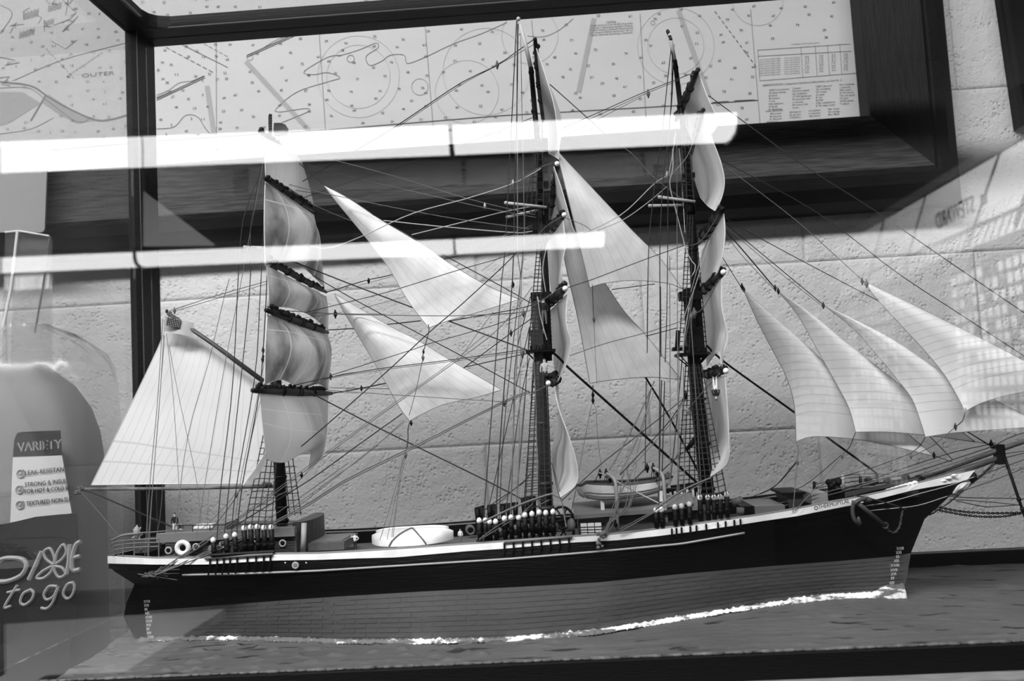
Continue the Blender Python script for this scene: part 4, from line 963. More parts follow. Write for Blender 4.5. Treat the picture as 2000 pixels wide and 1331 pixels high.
sail([(1083, 756, -.10), (1090, 752, .08)], [(1090, 752, .08), (1089, 838, .08), (1078, 872, .08), (1078, 900, .08), (1083, 934, .08)], [(1095, 972, -.10), (1090, 955, 0), (1083, 934, .08)], [(1083, 756, -.10), (1092, 800, -.105), (1112, 856, -.108), (1127, 910, -.108), (1126, 945, -.105), (1095, 972, -.10)], sm_fore, (.003, 0, 0), lab='main course sail hanging curved over the boats')
# fore square sails
sail([(1364, 141, -.08), (1332, 222, .06)], [(1332, 222, .06), (1342, 250, .06), (1352, 275, .06)], [(1389, 262, -.08), (1372, 270, 0), (1352, 275, .06)], [(1364, 141, -.08), (1382, 190, -.083), (1400, 232, -.084), (1397, 252, -.083), (1389, 262, -.08)], sm_fore, (.004, 0, 0), lab='royal sail at the head of the fore mast')
sail([(1375, 226, -.085), (1352, 308, .06)], [(1352, 308, .06), (1357, 350, .065), (1368, 386, .065)], [(1397, 412, -.085), (1382, 402, 0), (1368, 386, .065)], [(1375, 226, -.085), (1392, 275, -.088), (1408, 318, -.09), (1415, 355, -.09), (1409, 388, -.088), (1397, 412, -.085)], sm_fore, (.005, 0, 0), lab='topgallant sail on the fore mast, bellied')
sail([(1414, 418, -.09), (1372, 490, .07)], [(1372, 490, .07), (1368, 520, .07), (1370, 566, .07)], [(1402, 532, -.09), (1385, 552, 0), (1370, 566, .07)], [(1414, 418, -.09), (1416, 460, -.094), (1410, 505, -.094), (1402, 532, -.09)], sm_fore, (.004, 0, 0), lab='upper topsail on the fore mast')
sail([(1410, 545, -.095), (1372, 580, .08)], [(1372, 580, .08), (1373, 640, .08), (1381, 715, .08)], [(1411, 722, -.09), (1404, 690, -.03), (1392, 700, .02), (1381, 718, .08)], [(1410, 545, -.095), (1410, 600, -.098), (1421, 655, -.1), (1413, 690, -.1), (1411, 722, -.09)], sm_fore, (.004, 0, 0), nu=30, lab='lower topsail on the fore mast, rippled')
sail([(1416, 735, -.10), (1378, 742, .08)], [(1378, 742, .08), (1379, 800, .08), (1381, 850, .08), (1384, 876, .08)], [(1388, 932, -.06), (1394, 905, -.02), (1396, 884, .03), (1384, 876, .08)], [(1416, 735, -.10), (1421, 800, -.105), (1424, 868, -.106), (1421, 905, -.10), (1388, 932, -.06)], sm_fore, (.004, 0, 0), nu=30, lab='fore course sail with deep curling folds')
# staysails
sail([(632, 362, .0)], [(632, 362, 0), (682, 389, 0), (744, 430, 0), (816, 473, 0), (888, 521, 0), (956, 560, 0), (1015, 585, 0)], [(837, 641, -.004), (875, 627, -.002), (940, 608, 0), (1015, 585, 0)], [(632, 362, 0), (660, 398, 0), (711, 460, 0), (756, 519, 0), (797, 588, 0), (837, 641, -.004)], sm_st, (0, -.008, 0), ropem=MATS['sail_rope_dark'], lab='long upper staysail between mizzen and main masts')
sail([(653, 574, .01)], [(653, 574, .01), (697, 600, .01), (758, 636, .01), (817, 666, .01), (881, 705, .01), (980, 762, .01)], [(800, 823, .002), (825, 809, .002), (868, 790, .004), (932, 776, .008), (980, 762, .01)], [(653, 574, .01), (669, 605, .008), (738, 720, .004), (779, 794, .002), (800, 823, .002)], sm_st, (0, -.012, 0), ropem=MATS['sail_rope_dark'], lab='lower staysail between mizzen and main masts with a shaded luff')
sail([(1088, 295, -.02)], [(1088, 295, -.02), (1135, 345, -.018), (1230, 446, -.012), (1289, 505, -.008), (1332, 564, -.004)], [(1152, 562, -.03), (1180, 554, -.028), (1235, 549, -.022), (1302, 555, -.01), (1332, 566, -.004)], [(1088, 295, -.02), (1093, 318, -.022), (1125, 450, -.028), (1152, 562, -.03)], sm_st, (0, -.010, 0), ropem=MATS['sail_rope_dark'], lab='upper staysail between main and fore masts')
sail([(1084, 380, .01)], [(1084, 380, .01), (1150, 500, .01), (1214, 602, .01), (1262, 656, .01), (1330, 742, .01)], [(1152, 749, -.004), (1201, 742.6, -.002), (1268, 739, .004), (1330, 745, .01)], [(1084, 380, .01), (1096, 440, .008), (1103, 508, .006), (1130, 629, .002), (1152, 749, -.004)], sm_st, (0, -.008, 0), ropem=MATS['sail_rope_dark'], lab='lower staysail between main and fore masts, half behind the upper one')
# jibs
sail([(1452, 566, .02)], [(1452, 566, .02), (1519, 626, .02), (1573, 673, .02), (1640, 735, .02), (1825, 892, .004)], [(1555, 863, .010), (1590, 853, .008), (1668, 858, .008), (1736, 870, .006), (1825, 892, .004)], [(1452, 566, .02), (1482, 633, .018), (1512, 690, .016), (1536, 737, .014), (1551, 790, .012), (1555, 863, .010)], sm_jib, (.004, -.014, 0), ropem=MATS['sail_rope_dark'], lab='inner jib, nearest the fore mast')
sail([(1519, 568, .008)], [(1519, 568, .008), (1594, 624, .008), (1654, 673, .008), (1692, 700, .008), (1740, 738, .008), (1905, 864, 0)], [(1671, 844, -.004), (1736, 844, -.004), (1813, 851, -.002), (1905, 864, 0)], [(1519, 568, .008), (1560, 619, .006), (1600, 690, .002), (1634, 751, 0), (1658, 798, -.002), (1671, 844, -.004)], sm_jib, (.004, -.014, 0), ropem=MATS['sail_rope_dark'], lab='second jib from the fore mast')
sail([(1606, 594, -.004)], [(1606, 594, -.004), (1661, 624, -.004), (1715, 653, -.004), (1766, 682, -.004), (1830, 722, -.004), (2050, 838, 0)], [(1807, 854, -.016), (1871, 845, -.014), (2000, 836, -.006), (2050, 838, 0)], [(1606, 594, -.004), (1668, 644, -.008), (1712, 693, -.01), (1752, 741, -.012), (1780, 778, -.014), (1796, 819, -.015), (1807, 854, -.016)], sm_jib, (.004, -.012, 0), ropem=MATS['sail_rope_dark'], lab='third jib from the fore mast')
sail([(1696, 554, -.014)], [(1696, 554, -.014), (1769, 589, -.014), (1857, 633, -.014), (1938, 673, -.012), (2090, 752, -.004)], [(1885, 804, -.024), (1920, 793, -.022), (1985, 787, -.016), (2090, 790, -.004)], [(1696, 554, -.014), (1702, 572, -.016), (1763, 639, -.02), (1810, 690, -.022), (1850, 741, -.023), (1885, 804, -.024)], sm_jib, (.004, -.012, 0), ropem=MATS['sail_rope_dark'], lab='outermost jib running off the right edge')
# ensign at the gaff peak
fl = MB(); q = [P(x, y, -.006) for x, y in [(322, 617), (379, 631), (374, 658), (319, 647)]]
rows = []
for j in range(6):
    rows.append([q[0].lerp(q[1], i / 9).lerp(q[3].lerp(q[2], i / 9), j / 5) + Vector((0, .0015 * math.sin(i * .8) * (1 if j else .6), 0)) for i in range(10)])
fl.grid(rows); fg = fl.build('ensign', mat('flag_cloth', .46, .7, .1, var=.06, vscale=60), ship, True, 'small pale ensign with a dark starred corner')
c = MB(); k = [P(x, y, -.0086) for x, y in [(326, 620), (354, 625), (351, 641), (324, 636)]]; c.prism(k, (0, .0004, 0)); cn = c.build('canton', mat('canton_dark', .02, .7, .1), fg)
s = MB()
for i in range(8):
    for j in range(5): a = k[0].lerp(k[1], (i + .5) / 8).lerp(k[3].lerp(k[2], (i + .5) / 8), (j + .5) / 5) + Vector((0, -.0003, 0)); s.ball(a, .00042, 0, 5, 3, (1, .4, 1))
s.build('canton_stars', mat('canton_star', .5, .7, .1), fg, kind='stuff')
pn = MB(); q = [P(x, y, .004) for x, y in [(535, 240), (548, 240), (557, 243), (563, 252), (561, 264), (536, 266), (534, 255)]]; pn.prism(q, (0, .001, 0)); pn.build('masthead_pennant', mat('pennant_cloth', .18, .7, .1), ship)
t = MB()
for y in range(226, 262, 5): t.ball(P(528, y, 0), .0017)
t.build('masthead_fitting', mat('pale_fitting', .12, .6, .2), ship, True)
# ------------------------------------------------------------------ rigging
PXM = .00043
def rope(pts, w=1.6, mtl='d', Y0=0.0, Y1=0.0, sag=0.0, name='rope'):
    """a line through points (x, y[, Y]); Y runs from Y0 to Y1 along it"""
    n = len(pts); ls = [0]
    for a, b in zip(pts, pts[1:]): ls.append(ls[-1] + math.hypot(b[0] - a[0], b[1] - a[1]))
    q = [P(p[0], p[1], p[2] if len(p) > 2 else Y0 + (Y1 - Y0) * l / ls[-1]) for p, l in zip(pts, ls)]
    if n > 2 or sag: q = catmull(q, max(8, 3 * n))
    if sag:
        for i, p in enumerate(q): p.z -= sag * 4 * (i / (len(q) - 1)) * (1 - i / (len(q) - 1))
    return MB().tube(q, w * PXM / 2, 5).build(name, {'d': ropd, 'm': ropm, 'l': ropl, 'k': black}[mtl], ship)
def tackle(x, y, Y=0.0, r=4.0, mtl=None):
    p = P(x, y, Y); mb = MB(); mb.ball(p, r * PXM, 0, 7, 5, (.8, .7, 1.2)); mb.tube([p + Vector((0, 0, r * PXM * 1.7)), p - Vector((0, 0, r * PXM * 1.7))], r * PXM * .35, 5)
    return mb.build('tackle_block', mtl or black, ship, True)
R_ = rope
# mizzen backstays, vangs and lifts (near side runs down to the near rail)
for pts, w, c, a, b in [
    ([(448, 545), (438, 580), (408, 706), (367, 854), (341, 1042)], 1.3, 'm', 0, -.05), ([(517, 300), (472, 545), (441, 703), (411, 880), (384, 1052)], 1.3, 'm', 0, -.05),
    ([(508, 345), (473, 440), (455, 744), (431, 954), (424, 1054)], 1.9, 'd', 0, -.055), ([(516, 300), (490, 440), (487, 580), (447, 954), (438, 1052)], 1.9, 'd', 0, -.055),
    ([(525, 262), (508, 580), (498, 734), (461, 954), (452, 1048)], 1.9, 'd', 0, -.055), ([(524, 470), (520, 580), (513, 700), (505, 777), (474, 945), (462, 1046)], 2.2, 'd', 0, -.055),
    ([(530, 640), (500, 790), (468, 950), (458, 1040)], 1.2, 'm', 0, -.05), ([(530, 700), (497, 830), (470, 960)], 1.1, 'm', 0, -.05),
    ([(318, 623), (308, 780), (292, 955), (283, 1085)], 1.4, 'm', 0, -.04), ([(320, 655), (312, 780), (298, 955), (290, 1085)], 1.4, 'm', 0, -.04), ([(322, 655), (302, 900), (287, 1085)], 1.0, 'm', 0, -.04),
    ([(325, 651), (338, 770), (350, 954), (356, 1040)], 1.1, 'm', 0, -.04), ([(330, 674), (348, 770), (383, 934), (393, 1025)], 1.1, 'm', 0, -.04), ([(318, 946), (314, 1000), (308, 1040)], 1.2, 'm', 0, 0), ([(408, 952), (404, 1040)], 1.0, 'm', 0, -.02),
    ([(330, 608), (432, 575), (520, 550)], 1.6, 'm', 0, 0), ([(332, 611), (432, 581), (520, 555)], 1.3, 'm', 0, 0),
    ([(160, 958), (176, 961), (339, 1030)], 2.2, 'd', 0, 0), ([(158, 962), (180, 985), (234, 1050)], 1.1, 'm', 0, -.02), ([(176, 961), (342, 1034)], 1.2, 'd', .004, .01),
    ([(462, 960), (430, 1000), (300, 1122)], 1.5, 'm', 0, -.055), ([(470, 955), (452, 985), (402, 1050)], 1.4, 'd', 0, -.04)]: R_(pts, w, c, a, b)
tackle(341, 607, 0, 4, ropm); tackle(462, 966, -.01, 4, ropm); tackle(514, 685, -.01, 4); tackle(513, 703, -.01, 4); tackle(514, 697, -.02, 3)
# stays and braces between mizzen and main
for pts, w, c, a, b in [
    ([(530, 262), (600, 302), (648, 312), (768, 344), (912, 388), (1045, 420)], 1.5, 'm', 0, 0), ([(545, 288), (600, 322), (701, 350), (797, 372), (946, 406), (1047, 425)], 1.5, 'm', .05, 0),
    ([(556, 358), (600, 370), (682, 388), (807, 413), (912, 431), (1033, 447)], 1.5, 'm', -.014, -.012), ([(749, 431), (864, 443), (1009, 455), (1040, 452)], 2, 'l', 0, 0), ([(577, 372), (640, 385), (749, 431)], 1.1, 'd', 0, 0),
    ([(560, 295), (629, 358), (744, 429), (877, 504), (982, 561), (1036, 592)], 2, 'd', 0, 0), ([(605, 480), (641, 486), (711, 460), (807, 417), (912, 388), (1004, 358), (1057, 329)], 2, 'l', -.022, -.012),
    ([(804, 459), (913, 432), (980, 415), (1046, 402)], 2, 'l', .02, 0), ([(600, 395), (682, 430), (816, 476)], 1.2, 'm', 0, 0), ([(613, 412), (640, 417), (672, 421)], 1.6, 'd', .05, .03),
    ([(1049, 226), (974, 256), (870, 294), (730, 340), (648, 367), (588, 388)], 1.6, 'd', 0, .02), ([(1042, 77), (971, 127), (897, 164), (765, 252), (660, 314), (575, 364)], 2, 'd', 0, .02), ([(1044, 86), (971, 128), (897, 168), (765, 256)], 1.2, 'd', 0, .02),
    ([(636, 572), (715, 548), (766, 537), (869, 506), (913, 495), (1040, 445)], 2.2, 'd', .10, 0), ([(600, 610), (730, 578), (783, 563), (898, 527), (982, 503), (1040, 478)], 1.6, 'd', -.018, -.012), ([(700, 558), (800, 530), (930, 480), (1040, 440)], 1.1, 'm', .08, 0),
    ([(520, 490), (600, 522), (689, 557), (808, 602), (875, 627), (1029, 684)], 2.6, 'd', 0, 0), ([(610, 538), (634, 552), (717, 599), (855, 671), (957, 725), (1036, 768)], 2.0, 'd', .02, .01),
    ([(560, 607), (655, 614), (753, 616), (894, 617), (1014, 611), (1036, 607)], 1.7, 'm', -.016, -.014), ([(552, 607), (655, 613), (753, 614)], 1.4, 'd', -.01, 0), ([(590, 622), (700, 604), (860, 560)], 1.1, 'm', .05, .03),
    ([(640, 645), (689, 642), (758, 634), (822, 627)], 2.4, 'd', .11, .06), ([(875, 628), (1000, 606), (1040, 596)], 2, 'd', .01, 0), ([(900, 622), (1010, 612)], 1, 'm', 0, 0),
    ([(575, 753), (646, 737), (738, 721), (868, 705), (1019, 684)], 1.7, 'd', -.02, -.015), ([(590, 757), (648, 739), (738, 724), (868, 708), (1019, 688)], 1.4, 'm', -.02, -.015), ([(648, 733), (804, 684), (830, 674), (957, 638), (1021, 615)], 1.5, 'd', -.02, -.01), ([(600, 756), (650, 736), (690, 728)], 1.3, 'd', 0, .02),
    ([(648, 769), (705, 759), (754, 749)], 2.6, 'd', .10, .07), ([(906, 718), (1019, 693), (1034, 690)], 2, 'd', .02, 0), ([(643, 758), (761, 760)], 1.3, 'm', .1, .06), ([(641, 763), (760, 771), (881, 779), (983, 785)], 1.4, 'm', -.014, -.014), ([(648, 766), (700, 769)], 1.0, 'm', .1, .08),
    ([(605, 767), (743, 838), (947, 938), (1024, 978)], 2.6, 'd', 0, 0), ([(545, 905), (600, 863), (746, 735), (840, 648), (896, 600), (982, 521), (1012, 490)], 2.2, 'd', -.03, 0),
    ([(305, 1124), (420, 1052), (520, 990), (605, 938), (702, 868), (786, 808)], 2.2, 'd', -.055, .01), ([(905, 720), (998, 651), (1036, 624)], 2, 'd', .01, 0), ([(303, 1122), (468, 1053), (600, 985), (674, 938), (812, 870), (980, 786), (1034, 764)], 2.4, 'm', -.055, -.03), ([(302, 1125), (468, 1057), (600, 989), (674, 942), (812, 874), (980, 789), (1034, 768)], 2.2, 'm', -.06, -.03),
    ([(300, 1126), (440, 1035), (576, 935), (631, 894), (753, 804), (876, 717), (960, 655), (1000, 614), (1040, 560)], 1.5, 'm', -.055, -.03), ([(304, 1120), (440, 1030), (576, 930), (631, 889), (753, 800), (876, 713), (950, 652)], 1.2, 'm', -.055, -.03),
    ([(560, 1000), (643, 940), (715, 888), (789, 822)], 1.4, 'm', -.03, 0), ([(565, 1002), (650, 938), (789, 826)], 1.2, 'm', -.03, 0), ([(963, 610), (930, 655), (894, 707)], 1.2, 'm', -.02, -.01), ([(300, 1122), (470, 1010), (560, 960)], 1.4, 'm', -.056, -.04), ([(305, 1124), (480, 1040), (560, 990), (680, 905)], 1.6, 'm', -.058, -.04),
    ([(836, 634), (838, 645), (831, 674), (826, 690)], 1.8, 'd', -.01, -.015), ([(825, 705), (812, 765), (799, 812)], 1.4, 'm', -.015, -.01), ([(801, 824), (797, 838), (797, 860), (794, 880)], 2, 'd', -.005, -.01),
    ([(792, 893), (779, 960), (765, 1050)], 1.2, 'm', -.01, -.03), ([(789, 893), (765, 980), (742, 1056)], 1.2, 'm', -.01, -.03), ([(790, 893), (772, 975), (756, 1054)], 1.0, 'm', -.01, -.03), ([(786, 893), (778, 960), (768, 1050)], 1.0, 'm', -.01, -.03),
    ([(598, 925), (588, 935), (575, 950), (560, 965)], 1.4, 'm', .03, 0)]: R_(pts, w, c, a, b)
for x, y, Y, r, k in [(971, 127, 0, 5, ropm), (974, 256, 0, 4, ropl), (947, 402, 0, 3.5, ropl), (720, 549, .07, 4, black), (655, 614, -.01, 5, black), (646, 736, .0, 4, ropd), (706, 759, .09, 4, black), (826, 699, -.015, 4, ropm), (827, 688, -.015, 3, black), (792, 889, -.01, 4.5, ropm), (803, 827, -.005, 3.5, black), (998, 651, 0, 4, ropd), (1002, 556, .01, 4, black), (985, 786, -.03, 5, ropm), (1022, 612, 0, 5, ropm), (1020, 690, 0, 6, ropm), (1002, 357, 0, 3.5, ropl), (589, 929, .03, 4, black)]: tackle(x, y, Y, r, k)
# main backstays
for pts, w, c, a, b in [
    ([(1009, 40), (999, 245), (995, 320), (986, 492), (979, 560), (962, 785), (944, 1018)], 2, 'd', 0, -.06), ([(1012, 42), (1009, 245), (1006, 330), (1003, 498), (997, 600), (977, 860), (968, 1018)], 2.3, 'd', 0, -.06), ([(1010, 42), (1010, 245), (1011, 330), (1011, 492), (1016, 560), (1002, 860), (997, 1012)], 2, 'm', 0, -.06),
    ([(1017, 72), (1020, 245), (1022, 320), (1024, 492), (1019, 530), (1012, 1010)], 1.3, 'm', 0, -.06), ([(1040, 334), (1028, 395), (1024, 458), (1015, 560), (985, 830), (975, 1016)], 1.6, 'd', 0, -.06), ([(1036, 580), (1008, 695), (1003, 830), (998, 1010)], 1.8, 'd', 0, -.06), ([(1034, 700), (1017, 780), (1006, 860), (986, 1012)], 1.8, 'd', 0, -.06), ([(1030, 718), (1017, 860), (1007, 994)], 1.4, 'm', 0, -.06), ([(1034, 640), (1024, 800), (1007, 994)], 1.6, 'd', 0, -.05), ([(1034, 640), (1000, 790), (949, 1017)], 1.8, 'd', 0, -.06),
    ([(1034, 452), (984, 496), (940, 530)], 1, 'm', 0, 0), ([(1068, 480), (1060, 525), (1066, 570)], 1.6, 'l', -.02, -.02), ([(1050, 584), (1056, 620), (1068, 664)], 1.6, 'l', -.02, -.02), ([(1042, 690), (1047, 800), (1050, 985)], 1.8, 'm', -.02, -.06),
    ([(1040, 600), (1100, 560), (1104, 563)], 2, 'm', 0, -.09), ([(1040, 470), (1070, 440), (1098, 424)], 1.8, 'm', 0, -.09), ([(1034, 772), (1072, 752)], 1.8, 'm', -.03, -.1), ([(992, 375), (1040, 335), (1080, 318)], 1.4, 'm', 0, -.08),
    ([(943, 1020), (1020, 985), (1080, 965), (1092, 972)], 4, 'm', -.067, -.09), ([(936, 1054), (985, 1020), (1072, 978)], 1.6, 'm', -.067, -.08), ([(936, 1056), (1010, 1010), (1040, 985)], 1.4, 'm', -.067, -.06),
    ([(932, 1010), (962, 985), (1020, 945), (1036, 925)], 1.8, 'd', .06, 0), ([(950, 1005), (1000, 960), (1030, 935)], 1.4, 'd', .06, 0), ([(1083, 920), (1095, 970), (1106, 1030)], 2.2, 'm', -.03, -.06), ([(1078, 905), (1090, 960), (1108, 1012)], 1.6, 'd', -.03, -.05), ([(1124, 960), (1112, 1020), (1104, 1046)], 1.2, 'm', -.09, -.06)]: R_(pts, w, c, a, b)
# fore backstays
for pts, w, c, a, b in [
    ([(1312, 83), (1302, 175), (1294, 254), (1288, 299), (1277, 376), (1267, 487), (1264, 690)], 1.8, 'd', 0, -.03), ([(1313, 83), (1312, 175), (1306, 265), (1296, 340), (1289, 478), (1289, 620), (1287, 992)], 2, 'd', 0, -.06), ([(1315, 126), (1312, 200), (1307, 243), (1305, 333), (1304, 500), (1302, 620), (1299, 708)], 1.8, 'd', 0, -.04),
    ([(1322, 280), (1323, 620), (1324, 860), (1322, 992)], 1.6, 'm', 0, -.06), ([(1326, 290), (1330, 330), (1338, 455)], 1.4, 'l', 0, -.01), ([(1314, 290), (1314, 330), (1308, 360), (1321, 415), (1343, 496), (1359, 521), (1350, 541)], 2, 'l', -.01, -.01), ([(1320, 260), (1312, 310), (1304, 350)], 2, 'l', -.01, 0),
    ([(1290, 560), (1291, 697)], 2, 'd', -.03, -.04), ([(1308, 500), (1309, 860), (1308, 950)], 1.6, 'm', 0, -.055), ([(1333, 695), (1318, 860), (1308, 947)], 2, 'd', 0, -.05), ([(1335, 718), (1336, 860), (1337, 985)], 1.8, 'm', -.01, -.06), ([(1326, 660), (1326, 970)], 1.4, 'm', -.01, -.06), ([(1265, 560), (1264, 664)], 2, 'd', 0, -.01), ([(1262, 744), (1260, 920)], 1.8, 'd', 0, 0), ([(1292, 743), (1287, 948)], 2.2, 'd', 0, -.02), ([(1298, 745), (1293, 930)], 2, 'd', 0, 0),
    ([(1347, 582), (1350, 634), (1357, 740), (1364, 860), (1370, 960)], 1.8, 'm', -.02, -.03), ([(1346, 600), (1336, 660), (1334, 690)], 2, 'l', -.02, -.02), ([(1356, 560), (1346, 625), (1335, 680)], 1.6, 'm', -.02, -.02), ([(1386, 470), (1356, 565), (1336, 620)], 1.8, 'l', -.05, -.02), ([(1380, 470), (1358, 540), (1350, 570)], 1.5, 'l', -.05, -.02), ([(1410, 410), (1370, 470), (1342, 482)], 1.8, 'm', -.09, 0), ([(1412, 533), (1375, 600), (1358, 612)], 1.8, 'm', -.09, -.02), ([(1405, 730), (1352, 790), (1345, 800)], 2, 'm', -.1, -.02),
    ([(1379, 745), (1388, 760), (1396, 780)], 1.6, 'm', -.09, -.09), ([(1280, 995), (1330, 960), (1388, 934)], 3.4, 'm', -.067, -.07), ([(1284, 1000), (1390, 932)], 1.6, 'm', -.067, -.07), ([(1210, 1040), (1280, 1000)], 2, 'm', -.068, -.067), ([(1211, 1034), (1284, 995)], 1.4, 'm', -.068, -.067),
    # main stay, topmast stay and the braces between main and fore
    ([(1078, 687), (1090, 697), (1104, 713), (1170, 772), (1254, 847), (1362, 944)], 5, 'k', 0, 0), ([(1060, 420), (1160, 580), (1265, 744), (1310, 820), (1339, 874), (1368, 930)], 4, 'k', .03, .01),
    ([(1098, 978), (1170, 910), (1251, 847), (1335, 779)], 1.8, 'd', -.06, -.02), ([(1211, 928), (1305, 826), (1337, 777)], 2.2, 'd', -.05, -.02), ([(1235, 912), (1306, 832), (1338, 782)], 1.8, 'm', -.05, -.02), ([(1190, 919), (1238, 833), (1278, 745)], 2.2, 'm', -.05, -.02), ([(1211, 926), (1251, 842), (1272, 759)], 2.2, 'm', -.05, -.02), ([(1240, 905), (1258, 830), (1278, 762)], 1.0, 'm', -.04, -.02),
    ([(1290, 923), (1323, 893), (1345, 878)], 2, 'd', 0, 0), ([(1158, 753), (1158, 772)], 1.8, 'd', -.01, -.012), ([(1156, 790), (1153, 802), (1140, 870), (1122, 971)], 1.0, 'm', -.012, -.05), ([(1161, 790), (1164, 802), (1168, 860), (1175, 915)], 1.0, 'm', -.012, -.04), ([(1157, 556), (1159, 618)], 1.3, 'd', -.032, -.034), ([(1160, 630), (1163, 700), (1166, 750)], .9, 'm', -.03, -.02),
    ([(1106, 563), (1160, 545), (1268, 504), (1352, 474)], 1.6, 'd', -.1, 0), ([(1194, 566), (1279, 555)], 1.6, 'd', 0, 0), ([(1113, 695), (1180, 672), (1262, 650), (1330, 628), (1352, 618)], 1.6, 'm', -.1, 0), ([(1262, 657), (1322, 641)], 1.8, 'd', -.04, -.01),
    ([(1093, 253), (1180, 215), (1252, 183), (1330, 152), (1362, 139)], 1.6, 'd', .02, -.08), ([(1094, 258), (1180, 220), (1252, 187), (1328, 156)], 1.1, 'd', .02, -.06), ([(1096, 270), (1201, 216), (1252, 190)], 1.2, 'm', .02, 0), ([(1074, 165), (1120, 206), (1191, 270)], 2, 'd', 0, 0), ([(1191, 270), (1235, 301), (1279, 348), (1350, 402)], 1.4, 'm', 0, 0),
    ([(1118, 462), (1154, 450), (1218, 416), (1279, 358), (1309, 341)], 1.8, 'l', -.07, 0), ([(1168, 450), (1218, 429), (1265, 396), (1302, 365)], 1.6, 'l', -.05, 0), ([(1100, 424), (1140, 440), (1154, 450)], 1.2, 'm', -.09, -.07), ([(1308, 345), (1345, 300), (1366, 225)], 1.5, 'l', 0, -.085)]: R_(pts, w, c, a, b)
for x, y, Y, r, k in [(1339, 772, -.02, 5, black), (1336, 780, -.02, 3.5, black), (1324, 892, 0, 4, black), (1158, 772, -.012, 4, black), (1158, 783, -.012, 4, black), (1160, 624, -.034, 4, ropm), (1266, 183, -.02, 5, ropm), (1303, 341, 0, 4, ropl), (1344, 802, -.01, 5, ropl), (1356, 612, -.02, 6, ropm), (1350, 618, -.02, 5, ropm), (1352, 800, -.02, 3, black)]: tackle(x, y, Y, r, k)
spar('served_bundle', [(1340, 880), (1350, 868), (1358, 856)], [3, 5, 4], black, 0)
